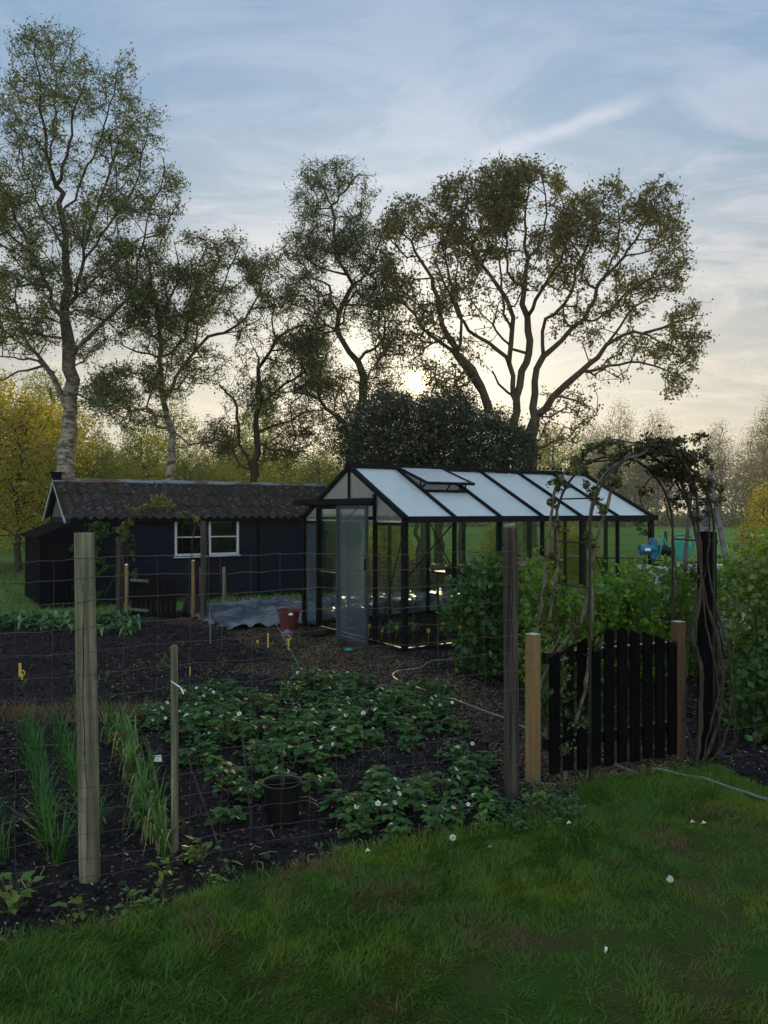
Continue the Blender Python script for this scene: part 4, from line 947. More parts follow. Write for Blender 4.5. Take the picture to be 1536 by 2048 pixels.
# canes among the beds
def cane(x, y, h, dx, lab, r_=.005, m='darkpost', dy=0): b = G(x, y); mb = MB(); mb.tube([b, b + Vector((dx * h * .5, dy * .5, h * .5)), b + Vector((dx * h, dy, h))], [r_, r_ * .9, r_ * .7], 5); tag(mb.build('cane', mt[m]), lab, 'cane')
cane(570, 1640, .42, -.04, 'thin cane standing in front of the black bucket', dy=.0); cane(503, 1655, .60, -.10, 'thin bent cane left of the black bucket'); cane(440, 1700, .50, -.35, 'thin leaning cane between the stake and the bucket')
cane(600, 1335, .48, -.55, 'pale leaning stick by the looped yellow tag', .006, 'hose'); cane(530, 1308, .26, 0, 'thin grey stick left of the pale yellow stick')

# ---------------------------------------------------------------- gate, its posts and the hose
GP1 = G(1066, 1570); GP2 = G(1357, 1521)
def sq_post(b, top, s_, rz, mat, lab, cat='gate post', grp=None, capm='endgrain', name='gate_post'):
    t_ = thing(name, tuple(b), lab, cat, grp); mb = MB(); mb.box(b - Vector((0, 0, .08)), s_, s_, top + .08, rz); mb.build('post', mat, t_, bevel=.003)
    mb = MB(); mb.box(b + Vector((0, 0, top + .001)), s_ * .97, s_ * .97, .003, rz); mb.build('top', mt[capm], t_); return t_
gdir = (GP2 - GP1).normalized(); gr = math.atan2(gdir.y, gdir.x); gnm = Vector((gdir.y, -gdir.x, 0))
sq_post(GP1, .935, .068, gr + .25, mt['newwood'], 'orange brown square gate post on the left side of the black gate', grp='square gate posts')
sq_post(GP2, .945, .068, gr - .15, mt['oldwood'], 'square wooden gate post on the right side of the black gate', grp='square gate posts')
ga = GP1 + gdir * .07 + gnm * .02; gb = GP2 - gdir * .055 + gnm * .02; gl_ = (gb - ga).length
gt = thing('garden_gate', tuple(ga), 'black picket gate with arched top between two square wooden posts', 'gate')
npk = 10
for i in range(npk):
    t = (i + .5) / npk; c_ = ga + gdir * gl_ * t + gnm * .024; ht = .80 + .15 * (1 - ((t - .52) / .52) ** 2); wd = .070; hb = .06 + .01 * (i % 2) + .012 * (1 - t)
    sl = (-(t - .52)) * .045
    mb = MB(); a_ = c_ - gdir * wd / 2; b2 = c_ + gdir * wd / 2; e_ = gnm * .018
    zl, zr, zm = ht - (.035 if t < .45 else .0) - .012, ht - (.035 if t > .55 else 0) - .012, ht
    if abs(t - .5) < .08: zl = zr = ht - .022
    fr_ = [a_, b2]; v = []
    for q_ in (Vector((0, 0, 0)), e_):
        for p_, z in ((a_, hb), (b2, hb), (b2, zr), (c_, (zl + zr) / 2 + (.022 if abs(t - .5) < .08 else 0)), (a_, zl)): v.append((p_.x + q_.x, p_.y + q_.y, z))
    mb.add(v, [(0, 1, 2, 3, 4), (9, 8, 7, 6, 5), (0, 5, 6, 1), (1, 6, 7, 2), (2, 7, 8, 3), (3, 8, 9, 4), (4, 9, 5, 0)]); mb.build('picket', mt['blackwood'], gt)
for z in (.785, .25):
    mb = MB(); mb.bar(ga + Vector((0, 0, z)), gb + Vector((0, 0, z)), .045, .07); mb.build('rail', mt['blackgloss'], gt)
def hose(pts, name='hose', lab='', r_=.0085, m='hose'):
    P3 = [G(*p) for p in pts]; out = []
    for i in range(len(P3) - 1):
        p0 = P3[max(0, i - 1)]; p1_ = P3[i]; p2_ = P3[i + 1]; p3 = P3[min(len(P3) - 1, i + 2)]
        for k in range(10):
            t = k / 10; q_ = .5 * ((2 * p1_) + (p2_ - p0) * t + (2 * p0 - 5 * p1_ + 4 * p2_ - p3) * t * t + (3 * p1_ - p0 - 3 * p2_ + p3) * t ** 3)
            q_.z = (soil_z(q_.x, q_.y) if q_.y > lawn_y(q_.x) else lawn_z(q_.x, q_.y) + .012) + r_ + .004; out.append(q_)
    mb = MB(); mb.tube(out, r_, 7); tag(mb.build(name, mt[m], smooth=True), lab, 'hose')
hose([(905, 1326), (870, 1328), (838, 1340), (805, 1343), (786, 1352), (800, 1366), (850, 1386), (905, 1402), (960, 1422), (1010, 1440), (1080, 1470), (1150, 1500), (1215, 1528), (1290, 1556), (1350, 1568), (1420, 1584), (1480, 1604), (1560, 1630), (1700, 1665)], lab='pale garden hose winding from the greenhouse under the gate onto the lawn')

# ---------------------------------------------------------------- rose arch over the gate
AN_L, AN_R = G(1180, 1570), G(1428, 1536)
ax_ = (AN_R - AN_L).normalized(); an = Vector((-ax_.y, ax_.x, 0)); aw = (AN_R - AN_L).length
ar = thing('rose_arch', tuple((AN_L + AN_R) / 2), 'dark metal rose arch of two hoops joined by rungs over the gate', 'arch')
DEP = .40; ATOP = 2.08; rx_ = aw / 2; SPR = ATOP - .50
def hoop_pts(d_, n=26):
    o_ = AN_L + an * d_; pts = [o_ + Vector((0, 0, -.03)), o_ + Vector((0, 0, .8)), o_ + Vector((0, 0, SPR))]
    for k in range(1, n): a = math.pi * (1 - k / n); pts.append(o_ + ax_ * (rx_ + rx_ * math.cos(a)) + Vector((0, 0, SPR + .50 * math.sin(a))))
    q_ = o_ + ax_ * aw; return pts + [q_ + Vector((0, 0, SPR)), q_ + Vector((0, 0, .8)), q_ + Vector((0, 0, -.03))]
for d_ in (0, DEP): mb = MB(); mb.tube(hoop_pts(d_), .0085, 8, ); mb.build('hoop', mt['rustmetal'], ar, True)
H0 = hoop_pts(0); H1 = hoop_pts(DEP)
for z in (.35, .80, 1.22, 1.50, 1.78):
    for right in (0, 1):
        if z <= SPR: x = 0 if not right else aw
        else: x = rx_ - rx_ * math.sqrt(max(0, 1 - ((z - SPR) / .5) ** 2)); x = x if not right else aw - x
        p_ = AN_L + ax_ * x + Vector((0, 0, z)); mb = MB(); mb.tube([p_, p_ + an * DEP], .006, 6); mb.build('rung', mt['rustmetal'], ar)
for a in (60, 85, 115): p_ = AN_L + ax_ * (rx_ + rx_ * math.cos(math.radians(a))) + Vector((0, 0, SPR + .5 * math.sin(math.radians(a)))); mb = MB(); mb.tube([p_, p_ + an * DEP], .006, 6); mb.build('rung', mt['rustmetal'], ar)

def vine(name, label, stems, clusters, leaf_m, lsize, seed, base, cat='climbing plant', stem_m='stem', per=1.0, wr=.5):
    """stems: list of (list of world points, r0, r1); clusters: (centre, radius, n)"""
    t_ = thing(name, tuple(base), label, cat); rr_ = random.Random(seed); mb = MB()
    for pts, r0, r1 in stems:
        pts = [Vector(p) for p in pts]; out = []
        for i in range(len(pts) - 1):
            k = max(2, int((pts[i + 1] - pts[i]).length / .05)); p0 = pts[max(0, i - 1)]; p1_ = pts[i]; p2_ = pts[i + 1]; p3 = pts[min(len(pts) - 1, i + 2)]
            for j in range(k):
                t = j / k; out.append(.5 * ((2 * p1_) + (p2_ - p0) * t + (2 * p0 - 5 * p1_ + 4 * p2_ - p3) * t * t + (3 * p1_ - p0 - 3 * p2_ + p3) * t ** 3) + Vector([rr_.gauss(0, .003) for _ in range(3)]))
        out.append(pts[-1]); m = len(out); mb.tube(out, [(r0 + (r1 - r0) * i / (m - 1)) * rr_.uniform(.85, 1.2) for i in range(m)], 7 if r0 > .008 else 4)
    lp_ = []
    for c_, rad, n in clusters:
        c_ = Vector(c_)
        rad3 = (rad, rad, rad) if not hasattr(rad, '__len__') else rad
        tw = max(2, int(n / 12))
        for _ in range(tw):
            v = Vector([rr_.gauss(0, 1) for _ in range(3)]).normalized(); s0 = c_ + Vector([rr_.uniform(-1, 1) * rad3[i] * .55 for i in range(3)]); e = s0 + Vector([v[i] * rad3[i] * rr_.uniform(.3, .9) for i in range(3)])
            mid = (s0 + e) / 2 + Vector([rr_.gauss(0, .02) for _ in range(3)]); mb.tube([s0, mid, e], [.0022, .0018, .001], 3, cap=False)
            for _ in range(int(21 * per)):
                t = rr_.random(); q_ = s0.lerp(e, t); lp_.append((q_.x + rr_.gauss(0, .012), q_.y + rr_.gauss(0, .012), q_.z + rr_.gauss(0, .012)))
    mb.build('stem', mt[stem_m], t_, True)
    if lp_: leaves('leaves', lp_, lsize, mt[leaf_m], t_, wr, .2)
    return t_
Ln = lambda pts, d0=0.0, d1=0.0, Y0=4.85: [P(x, y, Y0 + d0 + (d1 - d0) * i / max(1, len(pts) - 1)) for i, (x, y) in enumerate(pts)]
left_stems = [
 (Ln([(1135, 1580), (1100, 1520), (1072, 1440), (1082, 1370), (1120, 1300), (1160, 1245), (1178, 1180), (1192, 1080), (1210, 1030), (1222, 985), (1238, 930), (1262, 905)], 0.0, .1), .014, .007),
 (Ln([(1128, 1585), (1135, 1490), (1165, 1400), (1178, 1310), (1183, 1200), (1176, 1100), (1184, 1010), (1200, 960), (1240, 925), (1290, 905)], -.02, 0), .011, .005),
 (Ln([(1140, 1570), (1100, 1500), (1090, 1450), (1075, 1385), (1072, 1300), (1085, 1190), (1097, 1080), (1106, 1000), (1120, 960), (1160, 915), (1195, 890), (1240, 884)], .1, .3), .011, .006),
 (Ln([(1165, 1575), (1180, 1520), (1150, 1440), (1120, 1400), (1095, 1340), (1120, 1270)], 0, .1), .008, .005),
 (Ln([(1098, 1250), (1108, 1170), (1118, 1080), (1112, 1010)], .25, .25), .007, .005),
 (Ln([(1180, 900), (1215, 880), (1250, 882), (1300, 892)], .2, .2), .006, .003)]
lc = [(P(1115, 968, 5.1), .085, 120), (P(1108, 1005, 5.1), .06, 50), (P(1118, 1050, 5.05), .05, 50), (P(1184, 985, 4.85), .075, 110), (P(1160, 945, 4.95), .06, 60), (P(1196, 895, 5.05), (.14, .1, .06), 110), (P(1170, 915, 5.1), .07, 60), (P(1230, 965, 4.9), .06, 60), (P(1150, 925, 5.1), .06, 50), (P(1215, 885, 5.1), (.12, .1, .04), 80), (P(1205, 945, 4.95), .07, 60),
      (P(1186, 1080, 4.8), .05, 45), (P(1150, 1260, 4.85), .09, 110), (P(1140, 1340, 4.8), .10, 90), (P(1160, 1440, 4.8), .09, 60), (P(1200, 1020, 4.85), .05, 50), (P(1100, 1120, 5.0), .06, 60), (P(1230, 930, 4.95), .09, 90), (P(1095, 1250, 5.0), .10, 90), (P(1110, 1400, 4.8), .11, 110), (P(1085, 1430, 4.85), .07, 60), (P(1100, 1180, 5.0), .06, 50), (P(1190, 1285, 4.8), .05, 50), (P(1125, 1500, 4.8), .08, 60)]
vine('climbing_rose', 'thick twisted bare stems with olive leaf tufts climbing the left side of the arch', [(a_, b_ * 1.3, c_ * 1.25) for a_, b_, c_ in left_stems], lc, 'vine_green', .032, 3, G(1135, 1580), stem_m='stemlight')
right_stems = [
 (Ln([(1400, 1535), (1425, 1480), (1440, 1420), (1446, 1340), (1432, 1270), (1410, 1190), (1396, 1100), (1388, 1040), (1370, 1000), (1350, 960)], 0.0, .1, 5.02), .012, .008),
 (Ln([(1392, 1540), (1400, 1440), (1402, 1330), (1385, 1270), (1400, 1200), (1402, 1120), (1396, 1040), (1392, 990), (1376, 940)], -.02, .1, 5.02), .016, .009),
 (Ln([(1410, 1535), (1450, 1480), (1463, 1400), (1460, 1320), (1448, 1270), (1428, 1200), (1416, 1120), (1420, 1040), (1410, 980)], -.04, .05, 5.02), .008, .006),
 (Ln([(1400, 1540), (1420, 1460), (1436, 1380), (1428, 1320), (1412, 1250), (1406, 1160)], -.05, -.05, 5.02), .007, .005),
 (Ln([(1395, 1538), (1370, 1440), (1375, 1330), (1380, 1250), (1410, 1150), (1435, 1080)], .02, .1, 5.05), .008, .005),
 (Ln([(1478, 1260), (1460, 1330), (1468, 1410), (1467, 1490), (1430, 1515)], .0, .0, 5.0), .006, .004),
 (Ln([(1352, 960), (1330, 1000), (1345, 1060), (1352, 1150), (1365, 1240)], .3, .3, 5.02), .006, .004),
 (Ln([(1290, 905), (1330, 930), (1368, 980), (1388, 1050)], .1, .1, 5.0), .011, .012),
 (Ln([(1310, 950), (1290, 970), (1283, 1000), (1290, 1030), (1305, 1060), (1300, 1090)], .35, .35, 5.0), .004, .003)]
rc = [(P(1270, 905, 5.0), (.16, .16, .07), 260), (P(1320, 900, 5.0), (.18, .22, .09), 460), (P(1370, 915, 5.0), (.15, .2, .10), 460), (P(1350, 950, 5.05), (.16, .18, .10), 420), (P(1395, 960, 5.05), (.10, .14, .12), 260), (P(1335, 885, 5.0), (.20, .12, .045), 200), (P(1310, 940, 5.1), (.12, .12, .06), 160),
      (P(1240, 915, 5.05), (.10, .1, .05), 90), (P(1425, 990, 5.1), (.07, .1, .12), 110), (P(1360, 1000, 5.2), (.08, .1, .10), 120), (P(1290, 1050, 5.3), .10, 50), (P(1400, 880, 5.0), .07, 70), (P(1415, 920, 5.0), .06, 60), (P(1300, 985, 5.2), .08, 40), (P(1400, 1040, 5.1), .08, 70), (P(1390, 1150, 5.1), .08, 60)]
vine('clematis', 'dense purple brown leafy climber heaped over the top right of the arch', right_stems, rc, 'vine_leaf', .027, 4, G(1398, 1538), wr=.55)
for (x, y, lab) in ((1319, 853, 'tall bent flower bud rising above the arch'), (1343, 855, 'small star shaped seed head rising above the arch')):
    b_ = P(x + 3, 890, 5.0); tpp = P(x, y, 5.0); mb = MB(); mb.tube([b_, (b_ + tpp) / 2 + Vector((.006, 0, 0)), tpp], .0018, 4); t_ = thing('flower_stalk', tuple(b_), lab, 'flower'); mb.build('stem', mt['stem'], t_)
    v = [tpp + Vector((.018 * math.cos(a), .008 * math.sin(a * 2), .012 * math.sin(a) + .01)) for a in np.linspace(0, 6, 7)]; mb = MB()
    for q_ in v: mb.tube([tpp, q_], [.005, .0015], 5)
    mb.build('flower_head', mt['petal'] if x > 1330 else mt['vine_leaf'], t_)

# ---------------------------------------------------------------- items right of the greenhouse
def barrel(x, y, Y, r_, h, lab):
    c_ = P(x, HZ, Y); c_.z = 0; t_ = thing('water_barrel', tuple(c_), lab, 'barrel', 'pale plastic barrels'); mb = MB()
    mb.lathe([(0, 0), (r_ * .92, 0), (r_, .06), (r_, h * .3), (r_ * 1.03, h * .33), (r_, h * .36), (r_, h * .66), (r_ * 1.03, h * .69), (r_, h * .72), (r_ * .97, h * .95), (r_ * .85, h), (0, h)], 24, tuple(c_)); mb.build('body', mt['paleplastic'], t_, True)
    mb = MB(); mb.lathe([(0, h + .0), (r_ * .3, h), (r_ * .3, h + .025), (0, h + .03)], 14, tuple(c_ + Vector((r_ * .3, 0, 0)))); mb.build('cap', mt['blackplastic'], t_); return c_
b1 = barrel(1305, 0, 9.0, .22, 1.06, 'pale plastic barrel under the blue pump'); b2_ = barrel(1372, 0, 9.1, .23, 1.08, 'pale plastic barrel under the green watering can'); b3 = barrel(1462, 0, 9.4, .22, 1.04, 'pale plastic barrel right of the stepladder foot')
# blue pump
pb = P(1300, 1119, 9.0); t_ = thing('electric_pump', tuple(pb), 'blue electric pump with white label on a pale barrel', 'pump')
mb = MB(); a_, b_ = P(1281, 1100, 8.92), P(1306, 1098, 8.98); mb.tube([a_ - Vector((.004, 0, 0)), a_, b_], [.045, .06, .062], 18); mb.build('motor', mt['blue'], t_, False)
mb = MB(); mb.bar(P(1290, 1099, 8.855), P(1301, 1099, 8.87), .004, .035); mb.build('label', mt['labelwhite'], t_)
mb = MB()
prof = [(1303, 1119), (1301, 1095), (1299, 1085), (1302, 1077), (1309, 1076), (1315, 1082), (1318, 1092), (1317, 1108), (1312, 1119)]
fv = [P(x, y, 8.93) for x, y in prof]; bv = [p + Vector((.03, .14, 0)) for p in fv]; m = len(fv); mb.add(fv + bv, [tuple(reversed(range(m))), tuple(range(m, 2 * m))] + [(i, (i + 1) % m, m + (i + 1) % m, m + i) for i in range(m)]); mb.build('housing', mt['blue'], t_, bevel=.006)
mb = MB(); mb.tube([P(1316, 1098, 8.97), P(1328, 1100, 9.0), P(1338, 1104, 9.03)], [.05, .065, .05], 16); mb.build('volute', mt['blackplastic'], t_, False)
mb = MB(); mb.bar(P(1296, 1120, 8.98), P(1320, 1120, 9.0), .12, .012); mb.build('base_plate', mt['blackplastic'], t_)
# green watering can
wc = P(1362, 1119, 9.05); t_ = thing('watering_can', tuple(wc), 'green plastic watering can with arched handle on a pale barrel', 'watering can')
mb = MB(); pr = [(1346, 1118), (1341, 1108), (1342, 1093), (1347, 1084), (1360, 1080), (1374, 1084), (1383, 1092), (1385, 1104), (1380, 1113), (1372, 1118)]
fv = [P(x, y, 8.98) for x, y in pr]; mid = [P(1363 + (x - 1363) * 1.04, 1100 + (y - 1100) * 1.04, 9.06) for x, y in pr]; bv = [P(x, y, 9.14) for x, y in pr]; m = len(fv)
mb.add(fv + mid + bv, [tuple(reversed(range(m))), tuple(range(2 * m, 3 * m))] + [(i, (i + 1) % m, m + (i + 1) % m, m + i) for i in range(m)] + [(m + i, m + (i + 1) % m, 2 * m + (i + 1) % m, 2 * m + i) for i in range(m)]); mb.build('body', mt['teal'], t_, bevel=.01)
mb = MB(); mb.tube([P(x, y, 9.06) for x, y in ((1344, 1088), (1347, 1074), (1356, 1069), (1370, 1069), (1382, 1073), (1388, 1082), (1386, 1096), (1381, 1106))], .017, 9); mb.build('handle', mt['teal'], t_, True)
mb = MB(); mb.tube([P(x, y, 9.06) for x, y in ((1345, 1112), (1336, 1102), (1330, 1086), (1326, 1076), (1322, 1070))], [.035, .024, .018, .016, .024], 10); mb.build('spout', mt['teal'], t_, True)
mb = MB(); mb.tube([P(1318, 1120, 8.9), P(1322, 1095, 8.9), P(1325, 1072, 8.9)], .012, 8); tag(mb.build('water_pipe', mt['teal'], smooth=True), 'short green upright pipe between the pump and the watering can', 'pipe')
# stepladder
ap = P(1402, 950, 8.3); t_ = thing('stepladder', (ap.x, ap.y, 0), 'pale grey aluminium stepladder standing open behind the arch', 'ladder')
fl, frr = P(1385, 950, 8.25), P(1420, 948, 8.5); dfl, dfr = P(1440, HZ, 8.0), P(1492, HZ, 8.35); dfl.z = dfr.z = 0
for a_, b_ in ((fl, dfl), (frr, dfr)): mb = MB(); mb.bar(a_, b_, .045, .025, up=(0, 1, 0)); mb.build('stile', mt['ladder'], t_)
bl_, br_ = P(1352, HZ, 8.6), P(1394, HZ, 8.9); bl_.z = br_.z = 0
for a_, b_ in ((fl, bl_), (frr, br_)): mb = MB(); mb.bar(a_, b_, .035, .025, up=(0, 1, 0)); mb.build('stile', mt['ladder'], t_)
for k in range(1, 7): t = k / 7.2; mb = MB(); mb.bar(fl.lerp(dfl, t), frr.lerp(dfr, t), .06, .02); mb.build('step', mt['ladder'], t_)
mb = MB(); mb.bar(fl, frr, .10, .02); mb.build('top_plate', mt['ladder'], t_)

# ---------------------------------------------------------------- by the shed: posts, small arch, low gate, bin, sprinkler
def by(x, ybase, ytop, r_, mat, lab, name='fence_post', grp='posts by the shed', sq=None, top=None):
    b = G(x, ybase); zt = CH - (ytop - HZ) / F * b.y; t_ = thing(name, tuple(b), lab, 'post', grp); mb = MB()
    if sq: mb.bar(b - Vector((0, 0, .05)), Vector((b.x, b.y, zt)), sq, sq, up=(.3, 1, 0))
    else: mb.tube([b - Vector((0, 0, .05)), b + Vector((.005, 0, zt * .5)), Vector((b.x, b.y, zt))], [r_ * 1.03, r_, r_ * .95], 10)
    mb.build('post', mat, t_)
    if top: mb = MB(); mb.lathe([(0, .012), (r_ * .6, .012), (r_, 0), (r_, -.004)], 10, (b.x, b.y, zt + .004)); mb.build('top', mt['labelwhite'], t_)
    return t_
by(238, 1224, 1074, .035, mt['darkpost'], 'grey square post at the left foot of the small arch by the shed', sq=.07)
by(253, 1232, 1130, .028, mt['newwood'], 'round wooden post with white top left of the low dark gate', top=1)
by(386, 1236, 1122, .028, mt['newwood'], 'round wooden post with white top under the left shed window', top=1)
by(401, 1232, 1134, .02, mt['log'], 'thin split stake right of the white topped post', name='stake')
by(407, 1243, 1042, .035, mt['darkpost'], 'tall dark square post in front of the shed windows', sq=.066)
by(448, 1222, 1134, .03, mt['post'], 'greenish round post beside the tarpaulin')
# low dark gate leaning between them
ga_ = G(262, 1234); gb_ = G(352, 1238); t_ = thing('low_gate', tuple(ga_), 'low black board gate with two pale rails in front of the shed', 'gate'); gd_ = (gb_ - ga_); gdn = gd_.normalized(); gh_ = .63
for i in range(9):
    p_ = ga_ + gd_ * ((i + .5) / 9); mb = MB(); mb.bar(p_ + Vector((0, 0, .01)), p_ + Vector((0, 0, gh_ + .02 * math.sin(i * 2))), .073, .018, up=(-gdn.y, gdn.x, 0)); mb.build('board', mt['blackwood'], t_)
for z in (gh_ - .03, .13):
    mb = MB(); mb.bar(ga_ + gdn * .0 + Vector((.0, -.03, z)), ga_ + gdn * .33 + Vector((0, -.03, z - .015)), .02, .045); mb.build('rail', mt['greyboard'], t_)
c_ = G(377, 1234); t_ = thing('compost_bin', tuple(c_), 'black rounded plastic bin on the grass below the shed window', 'bin'); mb = MB(); mb.lathe([(0, 0), (.21, 0), (.20, .12), (.17, .25), (.13, .31), (.05, .34), (0, .34)], 18, tuple(c_ + Vector((.08, .1, 0)))); mb.build('body', mt['blackplastic'], t_, True)
mb = MB(); mb.bar(c_ + Vector((.05, -.1, .1)), c_ + Vector((.14, -.08, .14)), .01, .015); mb.build('latch', mt['greyboard'], t_)
# small arch with a wild climber
A1, A2 = G(240, 1228), G(407, 1243); ax2 = (A2 - A1); t_ = thing('rose_arch', tuple(A1), 'small thin metal hoop arch in front of the shed', 'arch'); mb = MB()
def hp(d_): 
    pts = []; c0 = (A1 + A2) / 2
    for k in range(25): a = math.pi * (1 - k / 24); pts.append(c0 + ax2 * .5 * math.cos(a) + Vector((0, d_, 1.28 + .48 * math.sin(a))))
    return [Vector((A1.x, A1.y + d_, 0))] + pts + [Vector((A2.x, A2.y + d_, 0))]
for d_ in (0, .35): mb = MB(); mb.tube(hp(d_), .008, 5); mb.build('hoop', mt['rustmetal'], t_)
hpp = hp(.1); st_ = []
rr_ = random.Random(9)
for k in range(9):
    i0 = rr_.randint(0, 6); i1 = rr_.randint(14, 25); st_.append(([p + Vector([rr_.gauss(0, .04) for _ in range(3)]) for p in hpp[i0:i1:2]], .007, .003))
for k in range(7): q_ = hpp[rr_.randint(18, 24)]; st_.append(([q_, q_ + Vector((rr_.uniform(-.15, .1), -.05, -.3)), q_ + Vector((rr_.uniform(-.2, .15), -.05, -.8))], .005, .002))
cls = [(hpp[k] + Vector((0, 0, .02)), (.16, .15, .10), 70) for k in (8, 10, 12, 13, 14, 15)] + [(hpp[k], .13, 45) for k in (1, 2, 3, 4, 5, 18, 20)] + [(P(320, 998, 12.4), (.25, .1, .12), 120)]
vine('climbing_rose', 'tangled yellowish climber arching over the small hoop against the shed roof', st_, cls, 'green_leaf', .045, 8, A1)
cls = [(S(.35 + .2 * rr_.uniform(-1, 1), -.18, z), (.3, .16, .2), 120) for z in (.2, .45, .7, .95, 1.2, 1.38)] + [(S(.95, -.16, z), (.25, .12, .2), 70) for z in (.5, .9, 1.2)] + [(S(.0, -.25, .95), .2, 60), (S(.45, -.2, 1.42), (.35, .15, .12), 120)]
vine('ivy', 'dark leafy climber covering the left end of the shed front', [([S(.4, -.1, 0), S(.35, -.08, .6), S(.5, -.08, 1.3)], .014, .006), ([S(.45, -.1, 0), S(.8, -.08, .7), S(.95, -.08, 1.3)], .010, .004)], cls, 'shrub_dark', .06, 12, S(.4, -.1, 0), wr=.75)
# sprinkler on three legs
h_ = P(420, 1226, 10.2); t_ = thing('sprinkler', (h_.x, h_.y, 0), 'thin metal tripod sprinkler standing on the bare soil', 'sprinkler')
f1 = G(421, 1289); f2 = G(386, 1268); f3 = G(449, 1268)
for f_, r_ in ((f1, .011), (f2, .007), (f3, .007)): mb = MB(); mb.tube([h_, f_], r_ * .75, 6); mb.build('leg', mt['ladder'] if r_ > .01 else mt['rustmetal'], t_)
mb = MB(); mb.tube([h_ - Vector((0, 0, .03)), h_ + Vector((0, 0, .1)), h_ + Vector((.0, 0, .12))], [.012, .012, .018], 7); mb.tube([h_ + Vector((-.05, 0, .12)), h_ + Vector((.05, 0, .13))], .006, 5); mb.build('head', mt['ladder'], t_)
mb = MB(); c_ = G(70, 1205); mb.bar(G(55, 1190) + Vector((0, 0, .16)), G(90, 1190) + Vector((0, 0, .17)), .12, .03); mb.bar(G(72, 1192), G(72, 1192) + Vector((0, 0, .15)), .03, .03); tag(mb.build('low_bench', mt['greyboard']), 'small grey low plank bench on the grass left of the shed', 'bench')

# ================================================================ PLANTS
def trifoliate(V, Fc, base, az, el, ln, size, rr_, curl=.3):
    """one stalk is left to the stem mesh; adds three leaflets to V, Fc"""
    d_ = Vector((math.cos(az) * math.cos(el), math.sin(az) * math.cos(el), math.sin(el))); tip = base + d_ * ln
    out = Vector((math.cos(az), math.sin(az), 0))
    for k, da in enumerate((0, 1.15, -1.15)):
        a = az + da + rr_.uniform(-.15, .15); dirv = Vector((math.cos(a), math.sin(a), rr_.uniform(-.25, .25) - .1)).normalized(); sd = Vector((-math.sin(a), math.cos(a), 0)); nn_ = dirv.cross(sd) * -1
        if nn_.z < 0: nn_ = -nn_
        s_ = size * rr_.uniform(.85, 1.15); b = len(V)
        V += [tuple(p) for p in (tip, tip + dirv * s_ * .35 + sd * s_ * .36 + nn_ * s_ * .12, tip + dirv * s_ * .8 + sd * s_ * .30 + nn_ * s_ * .08, tip + dirv * s_ * 1.02 - nn_ * s_ * .05, tip + dirv * s_ * .8 - sd * s_ * .30 + nn_ * s_ * .08, tip + dirv * s_ * .35 - sd * s_ * .36 + nn_ * s_ * .12, tip + dirv * s_ * .5)]
        Fc += [(b, b + 1, b + 6), (b + 1, b + 2, b + 6), (b + 2, b + 3, b + 6), (b + 3, b + 4, b + 6), (b + 4, b + 5, b + 6), (b + 5, b, b + 6)]
    return tip
def straw_proto(seed, nl_, size, nf, spread):
    rr_ = random.Random(seed); root = thing('strawberry_plant', (0, 0, 0), 'strawberry plant', 'strawberry plant'); V = []; Fc = []; st_ = MB()
    for k in range(nl_):
        az = rr_.uniform(0, 6.28); el = rr_.uniform(.35, 1.3); ln = spread * rr_.uniform(.6, 1.15); tip = trifoliate(V, Fc, Vector((0, 0, 0)), az, el, ln, size, rr_); st_.tube([(0, 0, 0), tip * .5 + Vector((0, 0, .008)), tip], [.0022, .0018, .0014], 3, cap=False)
    me = MB(); me.v = V; me.f = Fc; me.build('leaves', mt['straw_leaf'], root); 
    for k in range(nf):
        az = rr_.uniform(0, 6.28); r_ = spread * rr_.uniform(.2, .95); c_ = Vector((math.cos(az) * r_, math.sin(az) * r_, spread * rr_.uniform(.75, 1.15))); st_.tube([(0, 0, 0), c_ * .5 + Vector((0, 0, .02)), c_], .0013, 3, cap=False)
        f_ = MB(); ti = Vector((rr_.uniform(-.6, .6), -.6, .7)).normalized(); u = ti.orthogonal().normalized(); v = ti.cross(u)
        for p_ in range(5):
            a = p_ * 1.2566; dd = u * math.cos(a) + v * math.sin(a); ee = u * -math.sin(a) + v * math.cos(a); f_.add([c_ + dd * .002, c_ + dd * .011 + ee * .008 + ti * .002, c_ + dd * .018 + ti * .001, c_ + dd * .011 - ee * .008 + ti * .002], [(0, 1, 2, 3)])
        f_.build('flower', mt['petal'], root)
    st_.build('stem', mt['greenstem'], root); return root
protos = [straw_proto(21, 13, .066, 1, .13), straw_proto(22, 16, .058, 3, .15), straw_proto(23, 10, .072, 1, .12), straw_proto(24, 8, .058, 1, .10), straw_proto(25, 6, .045, 0, .08)]
used = set()
def inpoly(x, y, poly):
    c = False; j = len(poly) - 1
    for i in range(len(poly)):
        xi, yi = poly[i]; xj, yj = poly[j]
        if (yi > y) != (yj > y) and x < (xj - xi) * (y - yi) / (yj - yi) + xi: c = not c
        j = i
    return c
def place(proto, p, rz, s_, lab, grp, cat=None):
    if id(proto) not in used: used.add(id(proto)); o = proto
    else: o = copy_tree(proto)
    o.location = p; o.rotation_euler = (0, 0, rz); o.scale = (s_, s_, s_); o['label'] = lab; o['group'] = grp
    if cat: o['category'] = cat
    return o
rr_ = random.Random(31); pts_px = []
S1 = [(300, 1420), (360, 1385), (480, 1375), (600, 1362), (700, 1352), (760, 1375), (880, 1378), (905, 1430), (930, 1450), (870, 1490), (700, 1500), (600, 1545), (440, 1570), (390, 1530), (400, 1480), (300, 1465)]
tries = 0
